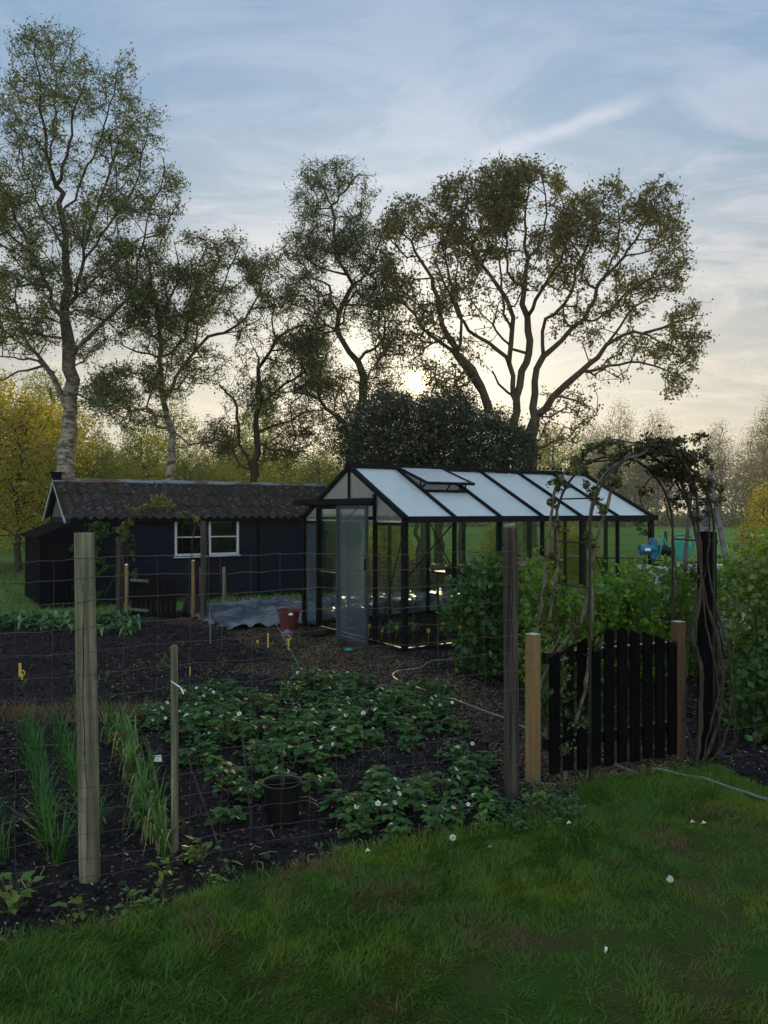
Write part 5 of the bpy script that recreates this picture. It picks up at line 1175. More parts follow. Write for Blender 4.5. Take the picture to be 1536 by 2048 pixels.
while len(pts_px) < 92 and tries < 20000:
    tries += 1; x, y = rr_.uniform(290, 940), rr_.uniform(1345, 1575)
    if not inpoly(x, y, S1): continue
    p = G(x, y + 12); 
    if all((p - q_).length > .17 for q_, *_ in pts_px) and fbm(p.x, p.y, 1.6, 2) > -.16: pts_px.append((p, 0))
for p, _ in pts_px: p2_ = p.copy(); p2_.z = soil_z(p.x, p.y) - .005; place(rr_.choice(protos[:3]), p2_, rr_.uniform(0, 6.28), rr_.uniform(.6, 1.3), 'white flowering strawberry plant in the dense patch of the bed', 'strawberry plants in the dense patch')
S2 = [(860, 1540), (900, 1520), (1000, 1570), (985, 1650), (860, 1680), (760, 1700), (640, 1650), (610, 1600), (700, 1590)]
n_ = 0; sp_ = [(500, 1600), (455, 1640), (520, 1550), (640, 1585), (735, 1500), (910, 1525), (960, 1545), (840, 1580), (690, 1620), (760, 1640), (810, 1600), (560, 1600), (470, 1590), (405, 1545), (620, 1540)]
pl2 = [G(*q_) for q_ in sp_]; tries = 0
while len(pl2) < 28 and tries < 5000:
    tries += 1; x, y = rr_.uniform(600, 1010), rr_.uniform(1515, 1700)
    if not inpoly(x, y, S2): continue
    p = G(x, y)
    if all((p - q_).length > .12 for q_ in pl2): pl2.append(p)
for p in pl2: p.z = soil_z(p.x, p.y) - .005; place(rr_.choice(protos[1:4]), p, rr_.uniform(0, 6.28), rr_.uniform(.7, 1.05), 'small strawberry plant growing apart on the dark soil near the fence', 'scattered strawberry plants')
# ground ivy like plants at the foot of the dark post and weeds along the edge
def weed_proto(seed, n, size, h, mat, name='weed'):
    r2 = random.Random(seed); root = thing(name, (0, 0, 0), 'weed', 'weed'); V = []; Fc = []; st_ = MB()
    for k in range(n):
        az = r2.uniform(0, 6.28); hh_ = h * r2.uniform(.3, 1); r_ = size * r2.uniform(.1, 1.2); tip = Vector((math.cos(az) * r_, math.sin(az) * r_, hh_)); st_.tube([(0, 0, 0), tip], .0012, 3, cap=False)
        a = az + r2.uniform(-.6, .6); dv = Vector((math.cos(a), math.sin(a), r2.uniform(-.3, .5))).normalized(); sd = Vector((-math.sin(a), math.cos(a), r2.uniform(-.3, .3))); s_ = size * r2.uniform(.6, 1.1); b = len(V)
        V += [tuple(q_) for q_ in (tip, tip + dv * s_ * .4 + sd * s_ * .3 + Vector((0, 0, .004)), tip + dv * s_, tip + dv * s_ * .4 - sd * s_ * .3 + Vector((0, 0, .004)))]; Fc.append((b, b + 1, b + 2, b + 3))
    m = MB(); m.v = V; m.f = Fc; m.build('leaves', mat, root); st_.build('stem', mt['greenstem'], root); return root
ivp = [weed_proto(41, 12, .05, .07, mt['weed_leaf']), weed_proto(42, 9, .045, .05, mt['weed_leaf']), weed_proto(43, 15, .05, .10, mt['weed_leaf'])]
for i in range(42):
    while True:
        x = rr_.gauss(1085, 45); y = rr_.gauss(1630, 26)
        if 985 < x < 1165: break
    p = G(x, y); p.z = max(soil_z(p.x, p.y), .0) + (.03 if p.y < lawn_y(p.x) else 0); place(ivp[i % 3], p, rr_.uniform(0, 6.28), rr_.uniform(.6, 1.0), 'low pale leaved ground plant at the foot of the dark fence post', 'low plants by the dark post')
wdp = [weed_proto(51, 7, .045, .06, mt['weed_leaf']), weed_proto(52, 5, .035, .04, mt['hedge_leaf']), weed_proto(53, 12, .06, .12, mt['hedge_leaf'])]
for i in range(70):
    x = rr_.uniform(-3, 1.4); y = lawn_y(x) + abs(rr_.gauss(.05, .3)); p = Vector((x, y, soil_z(x, y))); place(wdp[rr_.choice((0, 0, 1, 1, 1, 2))], p, rr_.uniform(0, 6.28), rr_.uniform(.5, 1.1), 'tiny weed on the dark soil along the lawn edge', 'weeds along the lawn edge')
p = G(28, 1835); p.z = 0; w3 = place(weed_proto(54, 26, .07, .17, mt['hedge_leaf']), p, 0, 1.0, 'leafy green weed clump on the soil at the bottom left', 'weed clumps')
# garlic row
def strap(V, Fc, base, az, h, lean, wd, rr_, tipdrop=.0, n=5):
    d_ = Vector((math.cos(az), math.sin(az), 0)); sd = Vector((-math.sin(az), math.cos(az), 0)); b = len(V)
    for i in range(n + 1):
        t = i / n; r_ = h * lean * t ** 1.6; z = h * t * (1 - .2 * lean * t) - tipdrop * h * max(0, t - .55) ** 2 * 3.0; w_ = wd * (1 - t ** 3) * .5 + .0006
        c_ = base + d_ * r_ + Vector((0, 0, z)); V += [tuple(c_ - sd * w_), tuple(c_ + sd * w_)]
    for i in range(n): a = b + 2 * i; Fc.append((a, a + 1, a + 3, a + 2))
def strap_proto(seed, n, h, wd, lean, mat, name, cat, spread=.01, drop=.6):
    r2 = random.Random(seed); root = thing(name, (0, 0, 0), cat, cat); V = []; Fc = []
    for k in range(n): strap(V, Fc, Vector((r2.gauss(0, spread), r2.gauss(0, spread), 0)), r2.uniform(0, 6.28), h * r2.uniform(.6, 1.1), lean * r2.uniform(.3, 1.5), wd * r2.uniform(.7, 1.2), r2, drop * r2.uniform(0, 1.6))
    m = MB(); m.v = V; m.f = Fc; m.build('leaves', mat, root); return root
gpr = [strap_proto(61 + i, 8, .36, .019, .34, mt['garlic_leaf'], 'garlic_plant', 'garlic plant', drop=.9) for i in range(4)]
for i, p_ in enumerate(gpr):
    V = []; Fc = []; r2 = random.Random(i)
    for k in range(4): strap(V, Fc, Vector((r2.gauss(0, .012), r2.gauss(0, .012), .02)), r2.uniform(0, 6.28), .24 * r2.uniform(.6, 1.2), .5, .010, r2, r2.uniform(1.8, 3.4), 8)
    m = MB(); m.v = V; m.f = Fc; m.build('dry_leaves', mt['dryleaf'], p_)
ga_, gb_ = G(238, 1485), G(332, 1712)
for i in range(30):
    t = i / 29; p = ga_.lerp(gb_, t) + Vector((rr_.gauss(0, .035), rr_.gauss(0, .03), 0)); p.z = soil_z(p.x, p.y) - .01; place(gpr[i % 4], p, rr_.uniform(0, 6.28), rr_.uniform(.75, 1.1), 'garlic plant with yellowing curled tips in the row by the thin stake', 'garlic plants in a row')
for i, (x, y) in enumerate(((150, 1425), (165, 1440), (158, 1370), (210, 1450), (225, 1462))): p = G(x, y); p.z = soil_z(p.x, p.y); place(gpr[i % 4], p, i, .75, 'garlic plant with yellowing tips behind the pale fence post', 'garlic plants behind the pale post')
opr = [strap_proto(71 + i, 34, .30, .004, .45, mt['onion_leaf'], 'onion_clump', 'onion clump', .022, .25) for i in range(3)]
for (a_, b_, n_, lab, gr_) in ((G(60, 1475), G(102, 1725), 15, 'fine leaved onion clump in the leftmost row', 'onions in the leftmost row'), (G(118, 1475), G(192, 1700), 13, 'fine leaved onion clump in the row next to the pale post', 'onions in the row by the pale post'), (G(-80, 1560), G(5, 1730), 8, 'fine leaved onion clump at the frame edge', 'onions at the frame edge')):
    for i in range(n_): t = i / (n_ - 1); p = a_.lerp(b_, t) + Vector((rr_.gauss(0, .02), 0, 0)); p.z = soil_z(p.x, p.y) - .01; place(opr[i % 3], p, rr_.uniform(0, 6.28), rr_.uniform(.75, 1.1), lab, gr_)
# straw coloured dry grass at the head of the rows
dry = leafmat('dry_grass', (0.16, 0.12, 0.055), (0.10, 0.075, 0.035), .2, .02)
pts_ = []
for i in range(1500): p = G(rr_.uniform(-40, 330), rr_.gauss(1432, 10)); pts_.append((p.x, p.y, soil_z(p.x, p.y)))
o = blades('dry_grass', np.array(pts_), rng.uniform(.03, .13, len(pts_)), .006, .8, dry); o['label'] = 'dry straw coloured grass strip at the head of the onion rows'
# seedlings on the bare soil
sdp = [weed_proto(81, 4, .03, .05, mt['weed_leaf'], 'seedling'), weed_proto(82, 5, .035, .09, mt['green_leaf'], 'seedling')]
for s_ in sdp: s_['category'] = 'seedling'
for i in range(46):
    x, y = rr_.uniform(-10, 720), rr_.uniform(1285, 1400); p = G(x, y); p.z = soil_z(p.x, p.y); place(sdp[i % 2], p, rr_.uniform(0, 6.28), rr_.uniform(.7, 1.4), 'tiny seedling on the bare dark soil', 'seedlings on the bare soil')
# leafy crop at the far left
crp = [strap_proto(91 + i, 22, .26, .085, .9, mt['crop_leaf'], 'leafy_crop', 'leafy plant', .03, .9) for i in range(3)]
ci = 0
for i in range(44):
    x, y = rr_.uniform(-60, 285), rr_.gauss(1252, 7)
    p = G(x, y); p.z = 0; place(crp[i % 3], p, rr_.uniform(0, 6.28), rr_.uniform(.8, 1.15), 'broad leaved green crop plant in the row left of the shed gate', 'leafy crop plants at the far left')
for i in range(5): p = g(rr_.uniform(.3, 1.1), rr_.uniform(1.3, 2.4), 0); place(crp[i % 3], p, i, .8, 'young green plant inside the greenhouse by the door', 'plants inside the greenhouse')
# dandelion clocks, petals and stub on the lawn
for (x, y, hz_, lab) in ((903, 1750, .10, 'white dandelion seed head on a tall stalk at the lawn edge'), (1337, 1802, .045, 'white dandelion seed head low in the lawn on the right')):
    b_ = G(x, y); b_.z = .03; t_ = thing('dandelion', tuple(b_), lab, 'dandelion'); c_ = b_ + Vector((.006, 0, hz_ * 1.45)); mb = MB(); mb.tube([b_, b_ + Vector((-.004, 0, hz_ * .7)), c_], .0018, 5); mb.build('stem', mt['greenstem'], t_)
    mb = MB()
    for k in range(90):
        v = Vector([rr_.gauss(0, 1) for _ in range(3)]).normalized(); e = c_ + v * .015; s1 = v.orthogonal().normalized() * .0035; s2 = v.cross(s1); mb.add([c_, e + s1, e - s1 * .5 + s2 * .8, e - s1 * .5 - s2 * .8], [(1, 2, 3), (0, 1, 2)])
    mb.build('seed_head', mt['petal'], t_)
b_ = G(1211, 1937); b_.z = .06; mb = MB(); mb.tube([b_ + Vector((-.003, 0, -.006)), b_ + Vector((.004, .002, .018))], .0055, 8); tag(mb.build('paper_stub', mt['labelwhite']), 'small white paper stub lying in the lawn', 'litter')
for i, (x, y, lab) in enumerate(((1385, 1670, 'white fallen petal on the lawn below the hose'), (1408, 1672, 'tan fallen petal right of the white one'), (1138, 1672, 'white fallen petal by the lawn edge near the low plants'), (980, 1722, 'tan fallen petal right of the tall dandelion'), (735, 1730, 'white fallen straw at the lawn edge near the middle'))):
    b_ = G(x, y); b_.z = .065; mb = MB(); s_ = .014; mb.add([b_ + Vector((-s_, 0, 0)), b_ + Vector((0, -s_ * .8, .008)), b_ + Vector((s_, 0, .004)), b_ + Vector((0, s_ * .8, .012)), b_ + Vector((-s_, 0, -.002)), b_ + Vector((0, -s_ * .8, .006)), b_ + Vector((s_, 0, .002)), b_ + Vector((0, s_ * .8, .01))], [(0, 1, 2, 3), (7, 6, 5, 4)]); tag(mb.build('petal', mt['petal'] if 'white' in lab else mt['litter']), lab, 'petal')

# ---------------------------------------------------------------- shrubs
def shrub(name, label, Y, blobs, n, per, lsize, leaf_m, seed, depth=.45, group=None, cat='shrub', lift=.3, zmin=.05, base=None, sprigs=3, twig=.16, wr=.75, spread=.03):
    t = Tree(seed); cxm = sum(b[0] for b in blobs) / len(blobs) if base is None else base; b0 = P(cxm, HZ, Y); b0.z = 0; root = thing(name, tuple(b0), label, cat, group); r2 = random.Random(seed)
    t.node(b0 - Vector((0, 0, .03)), -1, .02)
    topz = max(P(b[0], b[1] - b[3], Y).z for b in blobs)
    for k in range(7): b = r2.choice(blobs); tgt = P(b[0] + r2.uniform(-.5, .5) * b[2], b[1], Y); tgt.y += r2.uniform(-1, 1) * depth; m_ = b0.lerp(tgt, .5) + Vector((r2.uniform(-.05, .05), 0, .1)); t.limb([b0, m_, tgt], [.012, .009, .005], 0, step=.12, wob=.01)
    t.grow(blob_targets(blobs, Y, n, seed, depth, zmin, clump=.55), step=.12, lift=lift, wob=.012, minr=.0018)
    t.mesh('stem', mt['stem'], root); leaves('leaves', t.leaf_points(per, twig, spread, sprigs, .1), lsize, mt[leaf_m], root, wr, .3); return root
shrub('currant_bush', 'dense dark green currant bush in front of the greenhouse left of the dark post', 7.9, [(975, 1160, 50, 50, 1), (960, 1230, 62, 60, 1.3), (975, 1300, 68, 55, 1.3), (1000, 1130, 35, 30, .8), (915, 1200, 25, 25, .6), (985, 1200, 60, 60, 1.2)], 520, 12, .068, 'shrub_dark', 101, .5)
shrub('currant_bush', 'green currant bush just right of the dark fence post', 7.4, [(1070, 1140, 35, 50, .8), (1090, 1230, 50, 60, 1.2), (1085, 1310, 50, 50, 1.2)], 300, 11, .065, 'shrub_leaf', 102, .5)
shrub('raspberry_bush', 'leafy green raspberry bush behind the left half of the black gate', 7.2, [(1150, 1250, 60, 60, 1), (1160, 1320, 60, 55, 1), (1210, 1190, 40, 45, .9), (1140, 1190, 30, 30, .4)], 320, 11, .062, 'shrub_leaf', 103, .5)
shrub('raspberry_bush', 'leafy green raspberry bush behind the middle of the black gate', 7.6, [(1260, 1180, 55, 50, 1), (1250, 1240, 65, 60, 1.2), (1290, 1300, 60, 50, 1)], 360, 11, .06, 'shrub_leaf', 104, .5)
shrub('raspberry_bush', 'leafy green raspberry bush below the green watering can', 8.0, [(1330, 1170, 50, 40, 1), (1340, 1240, 60, 60, 1.2), (1370, 1290, 55, 50, 1), (1390, 1160, 40, 40, .8)], 360, 11, .06, 'shrub_leaf', 105, .45)
shrub('raspberry_bush', 'leafy green bush against the mesh fence right of the arch', 7.3, [(1470, 1170, 50, 50, 1), (1480, 1240, 60, 60, 1.2), (1450, 1300, 60, 60, 1)], 360, 11, .06, 'shrub_leaf', 106, .5)
shrub('hedge_shrub', 'tall bright green leafy shrub at the right frame edge', 6.6, [(1525, 1110, 50, 60, 1), (1550, 1190, 60, 70, 1.2), (1560, 1280, 70, 70, 1.2), (1490, 1200, 30, 60, .6)], 460, 12, .055, 'hedge_leaf', 107, .5)
shrub('hedge_shrub', 'dark low shrub by the soil at the right frame edge', 6.0, [(1520, 1350, 60, 60, 1.2), (1560, 1430, 70, 60, 1.2), (1500, 1420, 40, 50, .8), (1600, 1330, 70, 80, 1)], 460, 12, .06, 'shrub_dark', 108, .45)
shrub('low_shrub', 'small green plant under the gate shrubs beside the left gate post', 6.0, [(1110, 1370, 50, 50, 1), (1140, 1430, 50, 40, 1)], 130, 10, .05, 'shrub_dark', 109, .3)

# ================================================================ TREES
gy = lambda Y: HZ + CH * F / Y
Y = 17.5
traced_tree('birch_tree', 'tallest birch with pale knobbly trunk behind the left end of the shed', Y, [
 [(128, gy(Y), 22), (130, 960, 20), (134, 925, 19), (130, 900, 20), (143, 878, 17), (140, 820, 15), (144, 760, 16), (138, 710, 15), (132, 640, 12), (131, 560, 10.5), (128, 490, 9), (124, 430, 8), (116, 370, 7)],
 [(116, 370, 6), (100, 330, 5.5), (92, 280, 4.5), (84, 220, 3.5), (78, 150, 2.5), (68, 80, 1.5)], [(116, 370, 6), (130, 335, 5), (138, 290, 4), (152, 220, 3), (170, 165, 2)], [(100, 330, 4), (110, 230, 3), (112, 150, 2), (104, 80, 1.5)],
 [(140, 825, 10), (125, 790, 8.5), (112, 765, 8), (95, 735, 7), (80, 710, 6), (62, 690, 5), (45, 660, 4), (30, 600, 3)],
 [(116, 740, 6), (92, 733, 5), (62, 738, 4), (25, 752, 3), (-15, 765, 2.5)], [(118, 738, 5), (70, 722, 4), (30, 718, 3), (-10, 712, 2.5)],
 [(138, 705, 8), (160, 690, 6.5), (185, 665, 6), (210, 640, 5), (232, 620, 4.5), (255, 590, 4), (272, 560, 3.5), (285, 500, 3), (300, 440, 2.3), (320, 380, 2)],
 [(132, 640, 7), (108, 605, 6), (88, 560, 5), (62, 500, 4.5), (40, 440, 4), (15, 390, 3), (-10, 340, 2.5)], [(132, 620, 7), (148, 590, 6), (168, 520, 5), (185, 440, 4), (215, 360, 3.5), (238, 270, 2.5)],
 [(128, 500, 5), (100, 455, 4), (75, 400, 3), (50, 340, 2.5), (35, 280, 2)], [(168, 520, 4), (205, 470, 3.5), (240, 420, 3), (270, 370, 2.5), (290, 290, 2)], [(148, 590, 4), (190, 560, 3.5), (235, 520, 3), (290, 470, 2)],
 [(124, 430, 4), (160, 370, 3.5), (195, 290, 3), (225, 190, 2), (236, 140, 1.5)], [(140, 790, 5), (180, 800, 3.5), (230, 790, 3), (270, 775, 2)]],
 [(100, 120, 80, 75, .75), (60, 100, 45, 60, .55), (215, 150, 50, 55, .65), (60, 215, 70, 70, .75), (160, 240, 60, 60, .8), (285, 260, 45, 60, .8), (230, 230, 55, 55, .75), (35, 330, 60, 80, 1.0), (225, 340, 75, 70, 1.0), (320, 380, 48, 55, 1.0), (120, 330, 50, 50, .45), (25, 470, 60, 90, 1.3), (100, 470, 50, 80, 1.0), (210, 450, 70, 70, 1.5), (290, 460, 50, 55, 1.0), (40, 600, 70, 70, 1.3), (110, 570, 50, 60, 1.0), (215, 570, 60, 60, 1.2), (55, 670, 60, 40, 1.0), (165, 660, 50, 50, 1.1), (-40, 480, 60, 160, 1.2), (270, 530, 40, 60, .8), (220, 780, 60, 30, 1.0), (-60, 650, 60, 80, 1)],
 3000, 17, .058, mt['birch_leaf'], mt['birch_bark'], 201, depth=1.5, lift=.25)
Y = 19
traced_tree('birch_tree', 'leaning pale birch behind the middle of the shed roof', Y, [
 [(336, gy(Y), 12), (338, 960, 11), (345, 905, 10), (341, 865, 9), (334, 835, 8.5), (327, 800, 8), (324, 770, 7), (321, 720, 6.5), (316, 675, 6), (318, 640, 5.5), (306, 585, 4.5), (296, 530, 3.5), (290, 490, 2.5)],
 [(328, 800, 7), (342, 775, 6), (352, 755, 5.5), (370, 728, 5), (390, 700, 5), (415, 676, 5), (450, 667, 4.5), (475, 648, 4), (500, 622, 3.5), (515, 590, 2.5), (530, 550, 2)],
 [(334, 872, 5), (318, 850, 4.5), (308, 825, 4), (290, 818, 3.5), (250, 822, 2.5)], [(321, 720, 5), (360, 690, 4), (375, 640, 3.5), (385, 590, 3), (400, 530, 2.5), (420, 480, 1.5)], [(318, 640, 4), (345, 590, 3.5), (360, 540, 2.5), (350, 490, 1.5)],
 [(390, 700, 3.5), (400, 650, 3), (430, 600, 2.5), (460, 540, 2), (475, 490, 1.5)], [(316, 675, 4), (280, 640, 3), (262, 590, 2.5), (250, 540, 1.5)], [(321, 720, 3.5), (280, 700, 3), (245, 690, 2)], [(341, 870, 4), (380, 885, 3), (430, 880, 2)]],
 [(300, 540, 60, 60, 1.0), (380, 510, 65, 50, 1.0), (455, 500, 45, 35, .9), (495, 555, 50, 45, 1.0), (410, 590, 80, 50, 1.1), (300, 640, 60, 60, 1.2), (380, 670, 55, 50, 1.0), (255, 755, 70, 40, 1.5), (345, 750, 60, 45, 1.1), (190, 790, 55, 30, 1.2), (525, 530, 40, 35, .7), (245, 600, 40, 70, 1.0), (415, 730, 40, 40, .6), (270, 830, 60, 25, 1.0), (545, 590, 45, 45, .6), (500, 640, 40, 40, .4), (340, 590, 60, 60, .9)],
 2000, 17, .060, mt['birch_leaf'], mt['birch_bark'], 202, depth=1.4)
Y = 20.5
traced_tree('birch_tree', 'thin dark birch with a drooping dark clump right of its top', Y, [
 [(511, gy(Y), 9), (511, 950, 9), (512, 900, 8), (514, 850, 8), (518, 800, 7.5), (520, 765, 7), (518, 735, 6.5), (528, 715, 5.5), (541, 698, 5), (552, 678, 4.5), (575, 662, 4), (602, 655, 3.5)],
 [(518, 738, 5), (512, 715, 3), (510, 700, 1.5)], [(504, 960, 7), (492, 915, 6), (480, 888, 5), (475, 840, 4.5), (466, 800, 4), (452, 785, 3.5), (440, 770, 2.5)],
 [(519, 810, 5), (545, 790, 4.5), (562, 775, 4), (590, 750, 3), (625, 735, 2)], [(516, 860, 4), (560, 850, 3.5), (600, 830, 3), (640, 820, 2)], [(512, 880, 3.5), (545, 900, 3), (600, 890, 2)], [(552, 678, 3), (545, 640, 2.5), (550, 600, 2)]],
 [(598, 668, 55, 28, 2.2), (590, 730, 55, 55, 1.2), (555, 790, 55, 45, 1.1), (440, 868, 42, 38, 1.8), (625, 790, 50, 50, .9), (500, 800, 55, 50, .5), (585, 865, 60, 45, 1.0), (475, 760, 40, 40, .35), (545, 615, 45, 40, .5), (640, 700, 40, 45, .9), (530, 910, 60, 30, .7), (500, 690, 50, 50, .25)],
 1350, 16, .058, mt['birch_leaf'], mt['bark'], 203, depth=1.2, droop=.3, lift=.1)
Y = 19
traced_tree('twisted_birch', 'tall slender tree with zigzag trunk behind the greenhouse ridge', Y, [
 [(712, gy(Y), 14), (706, 930, 14), (712, 870, 12), (724, 800, 11), (725, 752, 10), (718, 724, 9), (702, 706, 8), (684, 682, 7.5), (674, 654, 7.5), (678, 626, 7), (686, 604, 7), (696, 585, 6.5), (707, 566, 6), (694, 550, 5.5), (678, 524, 5), (666, 475, 4.5), (667, 420, 4), (664, 408, 3.8)],
 [(664, 408, 3), (646, 378, 2.5), (628, 352, 2)], [(664, 408, 3), (682, 392, 2.8), (702, 368, 2.3), (728, 345, 1.6)],
 [(676, 632, 5), (660, 602, 4.5), (660, 573, 4), (642, 562, 3), (610, 550, 2)], [(690, 548, 4), (665, 538, 3.5), (640, 534, 3), (617, 511, 2.5), (590, 490, 1.5)], [(717, 722, 5), (747, 697, 4.5), (764, 677, 4), (770, 640, 3)],
 [(706, 890, 8), (690, 850, 7), (678, 838, 6.5), (653, 817, 6), (637, 797, 5), (614, 788, 4), (585, 790, 3)], [(674, 664, 4), (653, 651, 3.5), (630, 658, 3), (600, 652, 2.5)], [(707, 566, 4), (735, 540, 3.5), (755, 500, 3), (765, 460, 2)],
 [(686, 604, 4), (730, 610, 3), (770, 590, 2.5)], [(666, 475, 3), (700, 440, 2.5), (725, 410, 1.5)], [(726, 770, 4), (745, 740, 3), (760, 730, 2)], [(715, 850, 4), (760, 830, 3), (790, 800, 2)]],
 [(665, 345, 72, 32, .95), (632, 400, 45, 45, .8), (708, 400, 42, 50, .8), (660, 455, 75, 50, 1.0), (600, 490, 42, 32, 1.2), (725, 500, 55, 50, 1.7), (650, 520, 50, 40, 1.0), (745, 565, 55, 50, 1.4), (625, 585, 60, 50, .9), (690, 620, 60, 50, .8), (615, 685, 45, 50, 1.0), (655, 725, 50, 50, .8), (765, 650, 48, 50, 1.3), (785, 710, 42, 38, 1.3), (785, 760, 32, 32, .9), (660, 790, 60, 50, .9), (760, 760, 50, 40, .8), (690, 870, 60, 40, .9), (575, 540, 40, 45, .7)],
 2300, 15, .053, mt['birch_leaf'], mt['bark'], 204, depth=1.3, minr=.007)
Y = 18
traced_tree('oak_tree', 'large spreading oak with several dark stems right of the low sun', Y, [
 [(1060, gy(Y), 17), (1060, 960, 17), (1062, 900, 16), (1066, 857, 14), (1072, 832, 12), (1064, 812, 10), (1074, 760, 9), (1086, 715, 8.5), (1102, 698, 7.5), (1119, 683, 7), (1145, 660, 6.5), (1168, 639, 6.5), (1188, 598, 6), (1206, 558, 5.5), (1244, 519, 4.5), (1268, 480, 3.5), (1284, 452, 3), (1315, 411, 2)],
 [(1070, 842, 11), (1088, 815, 10), (1108, 792, 9.5), (1135, 766, 9), (1163, 743, 8), (1190, 712, 7), (1212, 688, 6), (1245, 672, 5), (1288, 661, 4.5), (1325, 655, 4), (1348, 650, 3.5), (1397, 628, 2)],
 [(1165, 742, 6), (1200, 737, 4.5), (1239, 726, 4), (1280, 722, 3.5), (1312, 728, 3), (1340, 742, 2.5), (1356, 770, 2), (1360, 797, 1.3)], [(1212, 688, 4.5), (1240, 655, 4), (1262, 617, 3.5), (1295, 604, 3), (1330, 570, 2)],
 [(1028, 870, 12), (1032, 820, 10), (1038, 770, 10), (1054, 705, 9.5), (1058, 661, 9), (1046, 607, 8), (1048, 570, 6.5), (1055, 514, 5.5), (1048, 465, 4), (1052, 400, 2.5)],
 [(1024, 850, 8), (1027, 770, 7.5), (1020, 712, 7), (1026, 661, 7), (1022, 617, 6.5), (1000, 580, 6), (978, 552, 5.5), (950, 514, 5), (930, 480, 4), (912, 440, 2.5)],
 [(1022, 725, 6), (995, 700, 6), (972, 683, 5.5), (940, 661, 5), (918, 628, 4.5), (900, 585, 4), (888, 560, 3), (870, 520, 2.5)],
 [(1082, 716, 6), (1086, 661, 5.5), (1108, 625, 5.5), (1128, 605, 5), (1148, 560, 4.5), (1158, 520, 4), (1178, 480, 3), (1210, 430, 2)], [(1058, 640, 6), (1076, 600, 5.5), (1094, 570, 5), (1119, 522, 4), (1136, 470, 3), (1150, 420, 2)],
 [(1012, gy(Y), 15), (1008, 960, 14), (990, 870, 12), (978, 810, 11), (967, 775, 10), (940, 740, 9.5), (916, 712, 9), (896, 677, 8), (882, 622, 7), (865, 575, 6), (852, 536, 5), (831, 498, 4), (806, 465, 3), (800, 430, 2)],
 [(975, 795, 8), (952, 762, 7.5), (930, 740, 7), (905, 697, 6), (875, 680, 5.5), (847, 661, 5), (828, 632, 4.5), (809, 607, 4), (785, 588, 3), (765, 574, 2.5)], [(918, 715, 5), (925, 660, 4.5), (915, 605, 4), (895, 560, 3.5), (890, 520, 3), (880, 470, 2)],
 [(1026, 661, 4.5), (1010, 610, 4), (1000, 560, 3.5), (995, 500, 3), (985, 440, 2.5), (980, 380, 1.5)], [(1048, 585, 5), (1015, 545, 4), (1012, 480, 3.5), (1010, 420, 2.5), (1005, 360, 1.5)], [(1055, 514, 4), (1085, 470, 3), (1092, 410, 2.5), (1085, 350, 1.5)],
 [(1168, 639, 4), (1200, 640, 3.5), (1240, 600, 3), (1290, 560, 2.5), (1345, 540, 1.6)], [(1206, 558, 4), (1235, 500, 3), (1240, 440, 2.5), (1225, 390, 1.5)], [(1244, 519, 3), (1300, 500, 2.5), (1350, 470, 1.5)], [(1054, 700, 5), (1010, 690, 4), (985, 640, 3)],
 [(1288, 661, 3), (1340, 690, 2.5), (1370, 720, 1.5)], [(896, 677, 4), (860, 690, 3), (830, 720, 2)], [(1112, 790, 4), (1150, 800, 3), (1180, 820, 1.6)], [(940, 745, 4), (900, 760, 3), (870, 770, 2)], [(1030, 800, 5), (1000, 770, 3.5), (985, 740, 2.5)]],
 [(935, 385, 52, 42, 1.3), (1005, 370, 62, 55, 1.7), (1065, 365, 60, 45, 1.5), (890, 400, 40, 42, 1.0), (818, 440, 48, 48, 1.3), (870, 485, 50, 48, 1.0), (960, 460, 80, 60, 1.5), (1065, 450, 80, 58, 1.6), (1155, 440, 60, 50, 1.3), (1215, 400, 45, 45, 1.0), (1225, 455, 50, 45, 1.0), (1318, 395, 48, 40, 1.0), (1275, 450, 55, 48, .9), (1338, 470, 38, 48, .95), (1345, 540, 38, 38, 1.0), (1290, 545, 60, 38, .8), (1160, 530, 60, 48, .8), (1245, 600, 55, 38, .7), (1375, 635, 42, 42, .9), (1395, 655, 25, 50, .8), (1290, 690, 60, 36, .8), (1350, 715, 48, 40, .7), (1350, 770, 24, 28, .8), (1225, 750, 50, 28, .4), (1150, 640, 60, 50, .5), (1080, 545, 60, 55, .6), (985, 590, 60, 60, .4), (860, 590, 50, 55, .9), (800, 545, 42, 60, 1.3), (845, 670, 55, 38, .6), (930, 700, 60, 40, .4), (890, 755, 50, 32, .8), (850, 730, 40, 20, .6), (1130, 830, 60, 55, .45), (790, 480, 38, 50, 1.0), (905, 540, 50, 50, .6)],
 3400, 12, .072, mt['oak_leaf'], mt['oak_bark'], 205, depth=1.6, lift=.18, wr=.75, minr=.008, spread=.045)
Y = 16.3
traced_tree('hawthorn_tree', 'broad dark hawthorn with white blossom behind the greenhouse ridge', Y, [
 [(850, gy(Y), 14), (852, 1040, 12), (850, 960, 10), (850, 880, 6), (840, 820, 3)], [(850, 960, 7), (790, 900, 5), (750, 860, 3)], [(850, 940, 7), (930, 890, 5), (990, 860, 3)], [(930, 890, 3), (1010, 900, 3), (1050, 910, 2)]],
 [(770, 850, 62, 50, 1.8), (850, 860, 90, 55, 2.4), (935, 870, 80, 55, 2.4), (1005, 885, 60, 45, 2.0), (905, 812, 50, 28, 1.2), (800, 800, 28, 26, .8), (740, 900, 50, 40, 1.4), (870, 815, 40, 20, .8), (860, 920, 130, 25, 1.6), (775, 800, 45, 26, .9), (885, 800, 60, 28, .9), (720, 850, 40, 40, .8), (930, 795, 22, 24, .7), (1045, 900, 34, 28, 1.2), (690, 890, 30, 26, .8), (985, 835, 30, 20, .9)],
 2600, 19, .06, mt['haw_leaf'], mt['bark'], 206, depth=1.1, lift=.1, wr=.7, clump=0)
haw = [o for o in sc.objects if o.name.startswith('hawthorn_tree')][0]
